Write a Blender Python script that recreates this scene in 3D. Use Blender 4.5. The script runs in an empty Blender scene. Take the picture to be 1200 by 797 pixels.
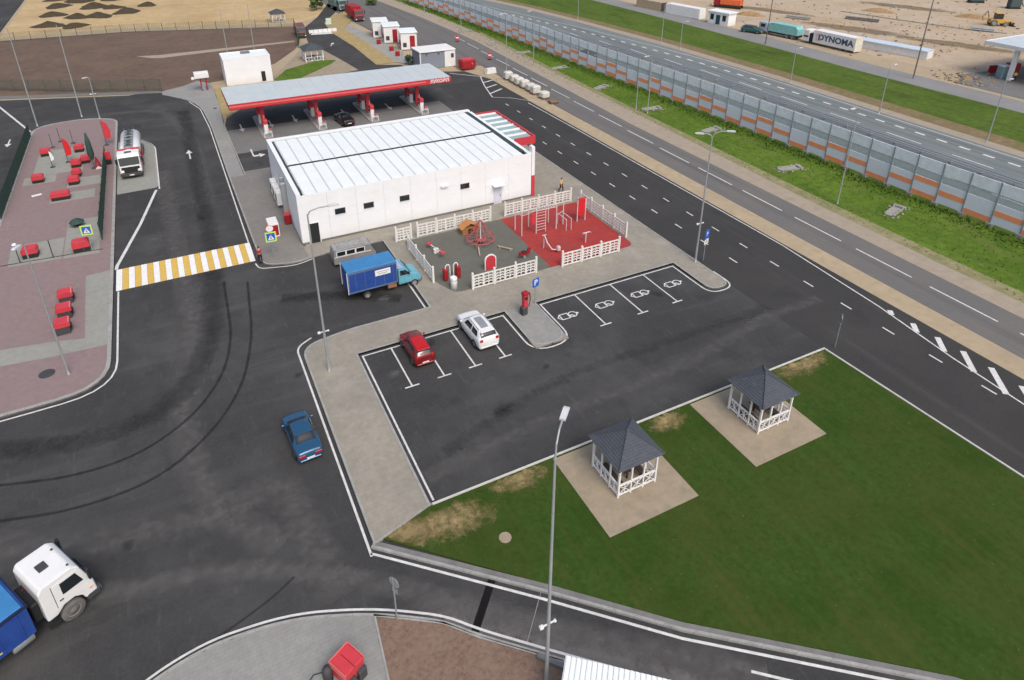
import bpy, bmesh, math, random
from mathutils import Vector, Matrix
from mathutils.geometry import tessellate_polygon
random.seed(7)
R = math.radians
scene = bpy.context.scene
C = scene.collection

# ---------------------------------------------------------------- camera
H = 34.0
F, PX, PY = 804.5, 600.0, 237.5            # focal length and principal point in photograph pixels (1200 wide)
PITCH, ROLL, YAW = R(25.587), R(0.17), R(27.03)
hd = Vector((math.sin(YAW), math.cos(YAW), 0))
FW = hd * math.cos(PITCH) + Vector((0, 0, -math.sin(PITCH)))
r0 = Vector((math.cos(YAW), -math.sin(YAW), 0)); u0 = r0.cross(FW)
RT = r0 * math.cos(ROLL) + u0 * math.sin(ROLL)
UP = u0 * math.cos(ROLL) - r0 * math.sin(ROLL)
cd = bpy.data.cameras.new('camera'); cam = bpy.data.objects.new('camera', cd); C.objects.link(cam)
m = Matrix.Identity(4)
for i in range(3):
    m[i][0], m[i][1], m[i][2] = RT[i], UP[i], -FW[i]
m[2][3] = H
cam.matrix_world = m
cd.sensor_width = 36; cd.lens = F / 1200 * 36
cd.shift_y = (PY - 398.5) / 1200
cd.clip_start = 0.5; cd.clip_end = 3000
scene.camera = cam
def at(px, py, z=0.0):
    """the point of the plane at height z that the surveyed photograph pixel lies on"""
    d = RT * ((px - PX) / F) - UP * ((py - PY) / F) + FW
    t = (z - H) / d.z
    return (d.x * t, d.y * t)

# ---------------------------------------------------------------- light
world = bpy.data.worlds.new('World'); scene.world = world; world.use_nodes = True
nt = world.node_tree; bg = nt.nodes['Background']
sky = nt.nodes.new('ShaderNodeTexSky'); sky.sky_type = 'NISHITA'; sky.sun_disc = False
SUN_EL, SUN_AZ = R(52), R(178)             # azimuth clockwise from +Y
sky.sun_elevation = SUN_EL; sky.sun_rotation = SUN_AZ
sky.air_density = 1.0; sky.dust_density = 5.0; sky.ozone_density = 1.0
nt.links.new(sky.outputs[0], bg.inputs[0]); bg.inputs[1].default_value = 0.15
sl = bpy.data.lights.new('sun', 'SUN'); sl.energy = 1.15; sl.angle = R(24); sl.color = (1.0, 0.965, 0.915)
so = bpy.data.objects.new('sun', sl); C.objects.link(so)
sd = Vector((math.sin(SUN_AZ) * math.cos(SUN_EL), math.cos(SUN_AZ) * math.cos(SUN_EL), math.sin(SUN_EL)))
so.rotation_euler = sd.to_track_quat('Z', 'Y').to_euler(); so.location = (0, 0, 80)
vs = scene.view_settings; vs.view_transform = 'Standard'; vs.look = 'None'; vs.exposure = 0.22; vs.gamma = 1.0

# ---------------------------------------------------------------- materials
MATS = {}
def mat(name, col, rough=0.7, metal=0.0, var=0.12, scale=1.5, bump=0.0, bscale=40, alpha=1.0, second=None, sscale=0.15, samt=0.6, emit=0, trans=0.0, spec=0.4):
    """principled with world-space mottling; second = colour of larger stains"""
    if name in MATS: return MATS[name]
    mt = bpy.data.materials.new(name); mt.use_nodes = True
    t = mt.node_tree; b = t.nodes['Principled BSDF']; MATS[name] = mt
    b.inputs['Roughness'].default_value = rough; b.inputs['Metallic'].default_value = metal
    b.inputs['Specular IOR Level'].default_value = spec
    mt.diffuse_color = (*col, 1)
    g = t.nodes.new('ShaderNodeNewGeometry')
    n = t.nodes.new('ShaderNodeTexNoise'); n.inputs['Scale'].default_value = scale; n.inputs['Detail'].default_value = 6; n.inputs['Roughness'].default_value = .65
    t.links.new(g.outputs['Position'], n.inputs['Vector'])
    mr = t.nodes.new('ShaderNodeMapRange'); mr.inputs[1].default_value = .3; mr.inputs[2].default_value = .7
    mr.inputs[3].default_value = 1 - var; mr.inputs[4].default_value = 1 + var
    t.links.new(n.outputs['Fac'], mr.inputs[0])
    mx = t.nodes.new('ShaderNodeMix'); mx.data_type = 'RGBA'; mx.blend_type = 'MULTIPLY'; mx.inputs[0].default_value = 1
    mx.inputs[6].default_value = (*col, 1)
    t.links.new(mr.outputs[0], mx.inputs[7])
    src = mx.outputs[2]
    if second:
        n2 = t.nodes.new('ShaderNodeTexNoise'); n2.inputs['Scale'].default_value = sscale; n2.inputs['Detail'].default_value = 8; n2.inputs['Roughness'].default_value = .7
        t.links.new(g.outputs['Position'], n2.inputs['Vector'])
        m2 = t.nodes.new('ShaderNodeMapRange'); m2.inputs[1].default_value = .42; m2.inputs[2].default_value = .68; m2.inputs[4].default_value = samt
        t.links.new(n2.outputs['Fac'], m2.inputs[0])
        x2 = t.nodes.new('ShaderNodeMix'); x2.data_type = 'RGBA'; x2.inputs[7].default_value = (*second, 1)
        t.links.new(m2.outputs[0], x2.inputs[0]); t.links.new(src, x2.inputs[6]); src = x2.outputs[2]
    t.links.new(src, b.inputs['Base Color'])
    if bump:
        n3 = t.nodes.new('ShaderNodeTexNoise'); n3.inputs['Scale'].default_value = bscale; n3.inputs['Detail'].default_value = 3
        t.links.new(g.outputs['Position'], n3.inputs['Vector'])
        bp = t.nodes.new('ShaderNodeBump'); bp.inputs['Strength'].default_value = bump; bp.inputs['Distance'].default_value = .03
        t.links.new(n3.outputs['Fac'], bp.inputs['Height']); t.links.new(bp.outputs[0], b.inputs['Normal'])
    if alpha < 1: b.inputs['Alpha'].default_value = alpha
    if trans: b.inputs['Transmission Weight'].default_value = trans
    if emit:
        b.inputs['Emission Color'].default_value = (*col, 1); b.inputs['Emission Strength'].default_value = emit
    mt['_src'] = 1
    return mt
def add_layer(mt, colr, mask_builder):
    """blend another colour over a material where mask_builder(tree, position_socket) says"""
    t = mt.node_tree; b = t.nodes['Principled BSDF']
    g = t.nodes.new('ShaderNodeNewGeometry')
    old = b.inputs['Base Color'].links[0].from_socket
    fac = mask_builder(t, g.outputs['Position'])
    x = t.nodes.new('ShaderNodeMix'); x.data_type = 'RGBA'; x.inputs[7].default_value = (*colr, 1)
    t.links.new(fac, x.inputs[0]); t.links.new(old, x.inputs[6]); t.links.new(x.outputs[2], b.inputs['Base Color'])
def streaks(scl, rot, lo, hi, amt, detail=6):
    def f(t, pos):
        mp = t.nodes.new('ShaderNodeMapping'); mp.inputs['Scale'].default_value = scl; mp.inputs['Rotation'].default_value = (0, 0, rot)
        t.links.new(pos, mp.inputs[0])
        n = t.nodes.new('ShaderNodeTexNoise'); n.inputs['Scale'].default_value = 1; n.inputs['Detail'].default_value = detail; n.inputs['Roughness'].default_value = .62
        t.links.new(mp.outputs[0], n.inputs['Vector'])
        mr = t.nodes.new('ShaderNodeMapRange'); mr.inputs[1].default_value = lo; mr.inputs[2].default_value = hi; mr.inputs[4].default_value = amt
        t.links.new(n.outputs['Fac'], mr.inputs[0]); return mr.outputs[0]
    return f
def paver_joints(sx, sy, rot=0.0, amt=.45):
    def f(t, pos):
        mp = t.nodes.new('ShaderNodeMapping'); mp.inputs['Rotation'].default_value = (0, 0, rot); t.links.new(pos, mp.inputs[0])
        br = t.nodes.new('ShaderNodeTexBrick'); br.inputs['Scale'].default_value = 1; br.inputs['Brick Width'].default_value = sx; br.inputs['Row Height'].default_value = sy
        br.inputs['Mortar Size'].default_value = .008; br.inputs['Mortar Smooth'].default_value = .3
        t.links.new(mp.outputs[0], br.inputs['Vector'])
        m = t.nodes.new('ShaderNodeMath'); m.operation = 'MULTIPLY'; m.inputs[1].default_value = amt
        t.links.new(br.outputs['Fac'], m.inputs[0]); return m.outputs[0]
    return f

ASPH = mat('asphalt', (.043, .043, .0435), .9, var=.16, scale=5, bump=.35, bscale=28, second=(.072, .071, .069), sscale=.07, samt=.65, spec=.2)
add_layer(ASPH, (.105, .104, .10), streaks((.05, .5, 1), .9, .54, .82, .5))
add_layer(ASPH, (.026, .027, .029), streaks((.35, .045, 1), .25, .58, .85, .55))
add_layer(ASPH, (.13, .13, .125), streaks((1.1, 1.1, 1), 0, .66, .85, .55, 3))
add_layer(ASPH, (.095, .095, .092), streaks((.13, .13, 1), 0, .50, .75, .6))
add_layer(ASPH, (.024, .025, .026), streaks((.4, .4, 1), 0, .56, .75, .55))
add_layer(ASPH, (.15, .15, .145), streaks((.9, .12, 1), R(62), .64, .85, .5))
add_layer(ASPH, (.12, .12, .118), streaks((9, 9, 1), 0, .60, .75, .35, 2))
add_layer(ASPH, (.11, .11, .107), streaks((2.2, .5, 1), R(25), .60, .8, .4, 6))
add_layer(ASPH, (.11, .11, .107), streaks((2.2, .4, 1), R(-70), .60, .8, .4, 6))
NEWASPH = mat('service_asphalt', (.044, .043, .042), .9, var=.12, scale=5, bump=.3, bscale=28, second=(.060, .058, .056), sscale=.1, spec=.2)
add_layer(NEWASPH, (.10, .098, .095), streaks((.6, .03, 1), 0, .56, .85, .5))
add_layer(NEWASPH, (.026, .026, .027), streaks((.3, .3, 1), 0, .56, .75, .5))
add_layer(NEWASPH, (.11, .108, .104), streaks((9, 9, 1), 0, .60, .75, .35, 2))
OLDASPH = mat('old_asphalt', (.135, .132, .128), .9, var=.08, scale=3, second=(.17, .155, .14), sscale=.12, spec=.25)
add_layer(OLDASPH, (.075, .075, .078), streaks((.7, .02, 1), 0, .50, .72, .65))
HWASPH = mat('highway_asphalt', (.16, .185, .182), .85, var=.06, scale=3, second=(.2, .215, .215), spec=.3)
add_layer(HWASPH, (.10, .115, .12), streaks((.9, .012, 1), 0, .47, .62, .7))
PAVE = mat('beige_pavers', (.285, .262, .215), .9, var=.14, scale=2.2, bump=.25, bscale=9, second=(.19, .182, .162), sscale=.22, samt=.6)
add_layer(PAVE, (.16, .15, .135), paver_joints(.6, .3))
add_layer(PAVE, (.36, .335, .285), streaks((.35, .35, 1), 0, .54, .75, .55))
GPAVE = mat('grey_pavers', (.265, .265, .25), .9, var=.12, scale=2.5, bump=.25, bscale=9, second=(.20, .20, .19), sscale=.25)
add_layer(GPAVE, (.14, .14, .13), paver_joints(.4, .2))
DPAVE = mat('dark_pavers', (.19, .18, .165), .9, var=.12, scale=2.5, bump=.2, bscale=9, second=(.24, .23, .21), sscale=.3)
add_layer(DPAVE, (.12, .115, .105), paver_joints(.4, .2))
PINK = mat('pink_pavers', (.235, .170, .165), .9, var=.12, scale=2.2, bump=.25, bscale=9, second=(.22, .175, .175), sscale=.2, samt=.7)
add_layer(PINK, (.15, .115, .115), paver_joints(.4, .2))
GREENGREY = mat('green_grey_pavers', (.26, .265, .235), .9, var=.1, scale=2, second=(.3, .3, .27), sscale=.5)
add_layer(GREENGREY, (.16, .16, .145), paver_joints(.4, .2))
TANPAVE = mat('tan_pavers', (.275, .23, .165), .9, var=.16, scale=1.6, bump=.2, bscale=9, second=(.36, .29, .205), sscale=.45, samt=.7)
add_layer(TANPAVE, (.17, .15, .125), paver_joints(.4, .4, 0, .3))
CONC = mat('concrete', (.30, .295, .275), .9, var=.12, scale=2, second=(.22, .22, .205), sscale=.35)
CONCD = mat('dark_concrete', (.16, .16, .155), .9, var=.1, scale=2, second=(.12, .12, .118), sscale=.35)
KERB = mat('kerb_concrete', (.30, .30, .285), .9, var=.2, scale=1.5)
add_layer(KERB, (.10, .10, .095), paver_joints(1.0, 1.0, 0, .8))
LINE = mat('road_paint', (.62, .62, .60), .7, var=.16, scale=4, second=(.40, .40, .39), sscale=1.2, samt=.6)
YLINE = mat('yellow_road_paint', (.62, .415, .085), .7, var=.12, scale=4, second=(.5, .29, .08), sscale=1.1, samt=.4)
WLINE = mat('white_crossing_paint', (.76, .76, .74), .7, var=.1, scale=4, second=(.6, .6, .58), sscale=1.2, samt=.4)
SAND = mat('sand', (.38, .305, .20), .95, var=.18, scale=1.2, bump=.4, bscale=5, second=(.30, .245, .17), sscale=.3, samt=.7)
SHOULDER = mat('sandy_shoulder', (.32, .27, .205), .95, var=.14, scale=1.0, bump=.3, bscale=6, second=(.30, .26, .21), sscale=.25)
DRYGRASS = mat('dry_verge', (.25, .225, .12), .95, var=.25, scale=1.5, bump=.5, bscale=6, second=(.15, .165, .06), sscale=.4, samt=.8)
BROWN = mat('brown_soil', (.115, .078, .056), .95, var=.25, scale=.8, bump=.7, bscale=4, second=(.155, .105, .072), sscale=.12, samt=.8)
BROWN2 = mat('brown_gravel', (.175, .115, .085), .95, var=.35, scale=5, bump=.8, bscale=14, second=(.23, .165, .12), sscale=.9, samt=.6)
GRASS = mat('lawn', (.036, .068, .012), .98, var=.22, scale=3.2, bump=.5, bscale=14, second=(.060, .066, .017), sscale=.16, samt=.6, spec=.08)
add_layer(GRASS, (.018, .050, .006), streaks((.2, .2, 1), 0, .48, .72, .7))
add_layer(GRASS, (.085, .074, .022), streaks((1.4, .12, 1), R(-12), .53, .80, .5))
add_layer(GRASS, (.052, .095, .018), streaks((1.1, .06, 1), R(-12), .50, .75, .35))
GRASS2 = mat('verge_grass', (.098, .162, .022), .95, var=.3, scale=1.2, bump=.6, bscale=6, second=(.05, .10, .012), sscale=.12, samt=.8, spec=.1)
add_layer(GRASS2, (.16, .155, .06), streaks((.5, .10, 1), 0, .52, .75, .6))
add_layer(GRASS2, (.04, .075, .012), streaks((.6, .2, 1), 0, .55, .72, .7))
GRASS3 = mat('bank_grass', (.082, .128, .022), .95, var=.3, scale=1.1, bump=.6, bscale=6, second=(.055, .095, .014), sscale=.1, samt=.8, spec=.1)
WHITE = mat('white_panel', (.78, .80, .82), .5, var=.03, scale=.8, second=(.72, .72, .72), sscale=.5, samt=.35)
WHITER = mat('white_roof_sheet', (.76, .80, .795), .45, var=.04, scale=.6, second=(.70, .74, .73), sscale=.35, samt=.6)
BLUEROOF = mat('pale_blue_roof', (.47, .53, .54), .5, var=.06, scale=.7, second=(.50, .50, .52), sscale=.3, samt=.6)
WPAINT = mat('white_paint', (.74, .74, .73), .55, var=.07, scale=2, second=(.6, .6, .58), sscale=1.5, samt=.5)
WCONC = mat('white_cast_concrete', (.68, .67, .64), .8, var=.1, scale=3, second=(.55, .54, .5), sscale=1.5, samt=.5)
DGREEN = mat('dark_gutter', (.035, .06, .06), .6)
RED = mat('red_paint', (.58, .022, .028), .4, var=.08, scale=2)
RED2 = mat('red_metal', (.52, .045, .058), .45, var=.08, scale=2)
def wall_dirt(t, pos):
    sp = t.nodes.new('ShaderNodeSeparateXYZ'); t.links.new(pos, sp.inputs[0])
    mr = t.nodes.new('ShaderNodeMapRange'); mr.inputs[1].default_value = 1.3; mr.inputs[2].default_value = .1; mr.inputs[4].default_value = 1; t.links.new(sp.outputs[2], mr.inputs[0])
    n = t.nodes.new('ShaderNodeTexNoise'); n.inputs['Scale'].default_value = 1.6; n.inputs['Detail'].default_value = 6; t.links.new(pos, n.inputs['Vector'])
    m_ = t.nodes.new('ShaderNodeMath'); m_.operation = 'MULTIPLY'; t.links.new(mr.outputs[0], m_.inputs[0]); t.links.new(n.outputs['Fac'], m_.inputs[1])
    k_ = t.nodes.new('ShaderNodeMath'); k_.operation = 'MULTIPLY'; k_.inputs[1].default_value = .7; t.links.new(m_.outputs[0], k_.inputs[0]); return k_.outputs[0]
add_layer(WHITE, (.50, .47, .42), wall_dirt)
PINKRED = mat('light_red_stripe', (.70, .16, .15), .45, var=.06)
DRED = mat('dark_red', (.30, .012, .018), .5)
RUBRED = mat('red_rubber', (.33, .035, .03), .95, var=.14, scale=2.5, bump=.3, bscale=20, second=(.24, .05, .045), sscale=.6, samt=.8)
add_layer(RUBRED, (.42, .12, .10), streaks((.9, .9, 1), 0, .60, .8, .4))
RUBGREY = mat('grey_rubber', (.125, .125, .105), .95, var=.1, scale=2.5, bump=.3, bscale=20, second=(.10, .103, .088), sscale=.35, samt=.7)
BLACK = mat('black_plastic', (.018, .019, .021), .6)
CHAR = mat('charcoal', (.05, .052, .056), .7)
RUBBER = mat('tyre_rubber', (.028, .028, .028), .85)
DUSTY = mat('dusty_tyre', (.13, .125, .118), .9, var=.2, scale=4)
DUSTRIM = mat('dusty_rim', (.27, .265, .25), .8, var=.2, scale=4)
GLASS = mat('dark_glass', (.016, .02, .024), .08, spec=.8)
STEEL = mat('galvanised_steel', (.40, .43, .44), .45, .55, var=.08, scale=1.2)
POLE = mat('pole_paint', (.34, .37, .375), .5, .3, var=.1, scale=.8)
ALU = mat('bright_metal', (.6, .62, .63), .35, .7)
CHROME = mat('rim_metal', (.42, .43, .44), .35, .6)
LAMP = mat('lamp_glass', (.8, .8, .8), .25)
BROWNV = mat('brown_verge', (.20, .14, .075), .95, var=.3, scale=1.2, bump=.5, bscale=6, second=(.10, .12, .03), sscale=.35, samt=.85)
GOLD = mat('golden_dry_grass', (.36, .27, .125), .95, var=.25, scale=1.2, second=(.24, .21, .09), sscale=.35, samt=.7)
PALEASPH = mat('pale_asphalt', (.23, .23, .225), .9, var=.08, scale=2, second=(.17, .17, .168), sscale=.1, spec=.25)
POSTD = mat('dark_steel_post', (.27, .30, .33), .6)
TAIL = mat('tail_light_red', (.42, .01, .012), .2)
CARRED = mat('car_paint_red', (.19, .012, .016), .22, .15, var=.03, spec=.6)
CARWHITE = mat('car_paint_white', (.72, .73, .73), .22, 0, var=.02, spec=.6)
CARBLUE = mat('car_paint_blue', (.022, .085, .17), .22, .2, var=.03, spec=.6)
CARBLACK = mat('car_paint_black', (.012, .013, .015), .2, .1, spec=.6)
CARGREEN = mat('car_paint_green', (.03, .10, .09), .3, .1, spec=.5)
VANGREY = mat('van_paint_grey', (.25, .25, .25), .4, .1)
BOXBLUE = mat('blue_tarp', (.018, .055, .26), .5, var=.14, scale=1.5, second=(.03, .09, .26), sscale=.8, samt=.5)
BOXTOP = mat('blue_tarp_top', (.04, .19, .42), .5, var=.12, scale=1.4, second=(.06, .22, .42), sscale=.6)
TEAL = mat('teal_paint', (.07, .42, .44), .45, var=.1)
SLATE = mat('slate_shingle', (.066, .076, .092), .8, var=.18, scale=5, bump=.4, bscale=10, second=(.048, .056, .07), sscale=1.0)
ORANGE = mat('orange_panel', (.90, .33, .15), .55, var=.08, scale=1.2)
BARGREY = mat('light_grey_panel', (.74, .76, .83), .55, var=.05, scale=1, second=(.64, .66, .73), sscale=.25)
CLEAR = mat('clear_panel', (.42, .50, .52), .15, alpha=.35)
FROST = mat('frosted_panel', (.78, .83, .88), .3, alpha=.95)
BLUESIGN = mat('blue_sign', (.02, .12, .52), .4)
LIME = mat('lime_border', (.55, .75, .12), .5)
YELLOW = mat('machine_yellow', (.55, .33, .05), .5)
HIVIS = mat('hi_vis', (.6, .75, .08), .7)
SHIRTY = mat('yellow_shirt', (.62, .42, .16), .9)
SHIRTR = mat('red_shirt', (.38, .03, .05), .9)
CLOTHD = mat('dark_cloth', (.02, .022, .028), .9)
SKIN = mat('skin', (.45, .27, .19), .6)
HAIR = mat('dark_hair', (.03, .02, .015), .8)
WOOD = mat('pallet_wood', (.20, .13, .075), .85, var=.2)
BAGW = mat('woven_white_bag', (.56, .55, .50), .8, var=.12, scale=3, bump=.5, bscale=8)
add_layer(GRASS3, (.12, .125, .04), streaks((.5, .06, 1), 0, .54, .75, .6))
add_layer(GRASS3, (.03, .055, .012), streaks((.3, .08, 1), 0, .52, .72, .7))
LEAF = mat('leaves', (.055, .095, .025), .8, var=.4, scale=2)
LEAFL = mat('leaves_light', (.09, .135, .035), .8, var=.4, scale=2)
TALL = mat('tall_grass', (.035, .075, .012), .9, var=.4, scale=1.5)
BARK = mat('bark', (.12, .09, .06), .9)
WIRE = mat('green_wire', (.05, .085, .065), .7)
FENCEG = mat('green_fence', (.028, .062, .05), .7)
TYREM = mat('tyre_mark_rubber', (.020, .021, .023), .8, alpha=.38)
SEALANT = mat('drain_grate', (.012, .012, .013), .95, spec=.05)
KERBW = mat('pale_kerb', (.50, .49, .46), .9, var=.12, scale=1.5)
KERBD = mat('dark_kerb', (.17, .168, .16), .9, var=.2, scale=1.2)
CABW = mat('cab_white', (.74, .75, .74), .3, var=.03, second=(.66, .66, .64), sscale=1.2, samt=.35, spec=.5)
CONTBLUE = mat('container_grey_blue', (.22, .25, .30), .55, var=.06)

# ---------------------------------------------------------------- mesh builder
class MB:
    def __init__(s): s.v = []; s.f = []; s.mi = []; s.mats = []; s.sm = []
    def m(s, mt):
        if mt not in s.mats: s.mats.append(mt)
        return s.mats.index(mt)
    def add(s, vs, fs, mt=None, smooth=False):
        o = len(s.v); s.v += [tuple(v) for v in vs]; k = s.m(mt) if mt else 0
        for f in fs: s.f.append(tuple(i + o for i in f)); s.mi.append(k); s.sm.append(smooth)
        return s
    def box(s, x0, x1, y0, y1, z0, z1, mt=None, b=0.0, M=None):
        if b <= 0:
            vs = [(x, y, z) for z in (z0, z1) for y in (y0, y1) for x in (x0, x1)]
            fs = [(0, 2, 3, 1), (4, 5, 7, 6), (0, 1, 5, 4), (2, 6, 7, 3), (0, 4, 6, 2), (1, 3, 7, 5)]
        else:
            vs = []; rings = [(z0, b), (z0 + b, 0), (z1 - b, 0), (z1, b)]
            for z, i in rings:
                c = b
                for (x, y) in [(x0+i+c, y0+i), (x1-i-c, y0+i), (x1-i, y0+i+c), (x1-i, y1-i-c), (x1-i-c, y1-i), (x0+i+c, y1-i), (x0+i, y1-i-c), (x0+i, y0+i+c)]:
                    vs.append((x, y, z))
            fs = [tuple(range(7, -1, -1)), tuple(range(24, 32))]
            for k in range(3):
                for j in range(8): fs.append((k*8+j, k*8+(j+1) % 8, k*8+8+(j+1) % 8, k*8+8+j))
        if M: vs = [M @ Vector(v) for v in vs]
        return s.add(vs, fs, mt)
    def prism(s, poly, z0, z1, mt=None, M=None, sides=True, bottom=False):
        n = len(poly)
        a = sum(poly[i][0]*poly[(i+1) % n][1] - poly[(i+1) % n][0]*poly[i][1] for i in range(n))
        if a < 0: poly = poly[::-1]
        vs = [(x, y, z1) for x, y in poly] + [(x, y, z0) for x, y in poly]
        tr = tessellate_polygon([[Vector((x, y, 0)) for x, y in poly]])
        fs = []
        for t in tr:
            p, q, r = [Vector(poly[i]) for i in t]
            if (q-p).cross(r-p) < 0: t = t[::-1]
            fs.append(tuple(t))
            if bottom: fs.append(tuple(i + n for i in t[::-1]))
        if sides:
            for i in range(n): fs.append((i, i+n, (i+1) % n + n, (i+1) % n))
        if M: vs = [M @ Vector(v) for v in vs]
        return s.add(vs, fs, mt)
    def side(s, prof, y0, y1, mt=None, M=None):
        """profile in xz extruded along y"""
        T = Matrix(((1, 0, 0, 0), (0, 0, 1, 0), (0, 1, 0, 0), (0, 0, 0, 1)))
        n = len(prof)
        a = sum(prof[i][0]*prof[(i+1) % n][1] - prof[(i+1) % n][0]*prof[i][1] for i in range(n))
        if a < 0: prof = prof[::-1]
        vs = [(x, y0, z) for x, z in prof] + [(x, y1, z) for x, z in prof]
        tr = tessellate_polygon([[Vector((x, z, 0)) for x, z in prof]]); fs = []
        for t in tr:
            p, q, r = [Vector(prof[i]) for i in t]
            if (q-p).cross(r-p) < 0: t = t[::-1]
            fs.append(tuple(t)); fs.append(tuple(i+n for i in t[::-1]))
        for i in range(n): fs.append(((i+1) % n, i, i+n, (i+1) % n+n))
        if M: vs = [M @ Vector(v) for v in vs]
        return s.add(vs, fs, mt)
    def tube(s, p, q, r0, r1=None, n=8, mt=None, cap=True):
        p, q = Vector(p), Vector(q); r1 = r0 if r1 is None else r1
        d = (q-p).normalized(); a = d.orthogonal().normalized(); b = d.cross(a)
        vs = []
        for c, r in ((p, r0), (q, r1)):
            for i in range(n):
                t = 2*math.pi*i/n; vs.append(c + a*math.cos(t)*r + b*math.sin(t)*r)
        fs = [(i, (i+1) % n, n+(i+1) % n, n+i) for i in range(n)]
        s.add(vs, fs, mt, True)
        if cap: s.add(vs, [tuple(range(n-1, -1, -1)), tuple(range(n, 2*n))], mt)
        return s
    def path(s, pts, r, n=6, mt=None):
        for a, b in zip(pts[:-1], pts[1:]): s.tube(a, b, r, r, n, mt)
        return s
    def lathe(s, prof, n=16, mt=None, c=(0, 0, 0), M=None, smooth=True):
        vs = []
        for r, z in prof:
            for i in range(n):
                t = 2*math.pi*i/n; vs.append(Vector((c[0]+r*math.cos(t), c[1]+r*math.sin(t), c[2]+z)))
        fs = []
        for k in range(len(prof)-1):
            for i in range(n): fs.append((k*n+i, k*n+(i+1) % n, (k+1)*n+(i+1) % n, (k+1)*n+i))
        if M: vs = [M @ v for v in vs]
        return s.add(vs, fs, mt, smooth)
    def strip(s, pts, w, z, mt=None, closed=False):
        """flat ribbon along pts; w = width, centred"""
        l = offset(pts, w/2, closed); r = offset(pts, -w/2, closed); n = len(pts)
        vs = [(x, y, z) for x, y in l] + [(x, y, z) for x, y in r]; fs = []
        for i in range(n if closed else n-1):
            j = (i+1) % n; fs.append((i+n, j+n, j, i))
        return s.add(vs, fs, mt)
def offset(pts, d, closed=False):
    """d > 0: to the left of the direction of travel"""
    P = [Vector(p[:2]) for p in pts]; n = len(P); out = []
    for i in range(n):
        a = P[i-1] if (i or closed) else None; c = P[(i+1) % n] if (i < n-1 or closed) else None
        ds = []
        if a is not None: ds.append((P[i]-a).normalized())
        if c is not None: ds.append((c-P[i]).normalized())
        ns = [Vector((-e.y, e.x)) for e in ds]
        v = ns[0] if len(ns) == 1 else (ns[0]+ns[1])/max(.35, 1+ns[0].dot(ns[1]))
        q = P[i]+v*d; out.append((q.x, q.y))
    return out
def smooth(pts, rad, closed=False, n=6):
    """round each corner of a polyline; rad a number or a list"""
    P = [Vector(p[:2]) for p in pts]; N = len(P); out = []
    for i in range(N):
        r = rad[i] if isinstance(rad, (list, tuple)) else rad
        if (not closed and i in (0, N-1)) or r <= 0: out.append(tuple(P[i])); continue
        a, b, c = P[i-1], P[i], P[(i+1) % N]
        l = min(r, (a-b).length*.49, (c-b).length*.49)
        s0 = b+(a-b).normalized()*l; s1 = b+(c-b).normalized()*l
        for k in range(n+1):
            t = k/n; q = s0*(1-t)**2 + b*2*t*(1-t) + s1*t*t; out.append((q.x, q.y))
    return out

def obj(name, mb, mt=None, parent=None, loc=(0, 0, 0), rot=(0, 0, 0), kind=None, label=None):
    me = bpy.data.meshes.new(name); me.from_pydata([tuple(v) for v in mb.v], [], mb.f)
    mats = mb.mats or ([mt] if mt else [])
    if mt and mb.mats and None in mb.mats: pass
    for x in mats: me.materials.append(x)
    if mb.mats: me.polygons.foreach_set('material_index', mb.mi)
    me.polygons.foreach_set('use_smooth', mb.sm)
    me.update()
    o = bpy.data.objects.new(name, me); C.objects.link(o)
    if parent: o.parent = parent
    o.location = loc; o.rotation_euler = rot
    if kind: o['kind'] = kind
    if label: o['label'] = label
    return o
def struct(name, mb, mt=None, parent=None, z=0): return obj(name, mb, mt, parent, kind=None if parent else 'structure')
def thing(name, label, cat, loc=(0, 0, 0), rz=0, group=None):
    o = bpy.data.objects.new(name, None); C.objects.link(o); o.empty_display_size = .3
    if len(loc) == 2: loc = (loc[0], loc[1], 0)
    o.location = loc; o.rotation_euler = (0, 0, rz); o['label'] = label; o['category'] = cat
    if group: o['group'] = group
    return o
def tag(o, label, cat, group=None):
    o['label'] = label; o['category'] = cat
    if group: o['group'] = group
    return o
KIDS = {}
def kids(o):
    return [c for c in bpy.data.objects if c.parent == o]
def dup(root, loc, rz=None, label=None, group=None):
    def cp(o, par):
        c = o.copy(); C.objects.link(c)
        if par is not None: c.parent = par
        for k in kids(o): cp(k, c)
        return c
    r = cp(root, None)
    if len(loc) == 2: loc = (loc[0], loc[1], root.location.z)
    r.location = loc
    if rz is not None: r.rotation_euler = (0, 0, rz)
    if label: r['label'] = label
    if group: r['group'] = group
    return r
def sheet(name, poly, z, mt, thick=.02):
    return struct(name, MB().prism(poly, z-thick, z, mt))
def rect(x0, x1, y0, y1): return [(x0, y0), (x1, y0), (x1, y1), (x0, y1)]
def pix(*l): return [at(*p) for p in l]
# ---------------------------------------------------------------- ground, roads, pavements
struct('ground', MB().prism(rect(-700, 900, -400, 1400), -.5, -.09, SAND))
asph = [(-90, -60), (52.6, -60), (52.6, 112), (50.5, 119), (45, 121.5), (42.3, 124)] + pix((470, 76), (441, 76), (415, 55), (388, 38), (380, 27), (392, 15), (402, 3)) + \
       pix((385, 3), (372, 20), (356, 33), (361, 50), (396, 68), (400, 76), (352, 98), (322, 95)) + [(19.5, 124), (6.5, 124), (2.3, 128), (-1.5, 130.5)] + pix((150, 112), (75, 115), (0, 118)) + [(-90, 150)]
sheet('asphalt', asph, 0, ASPH, .12)
sheet('service_road', rect(42.3, 52.55, -60, 112), .004, NEWASPH)
hw1 = [(55.1, -60), (55.1, 112), (55.3, 122), (50.4, 122.6), (47.6, 136), (45.5, 162), (44, 185), (44, 240), (56, 240), (59.3, 206), (62.0, 175), (63.2, 142), (62.0, 110), (60.8, 80), (60.8, -60)]
sheet('highway', hw1, 0, OLDASPH, .12)
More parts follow.
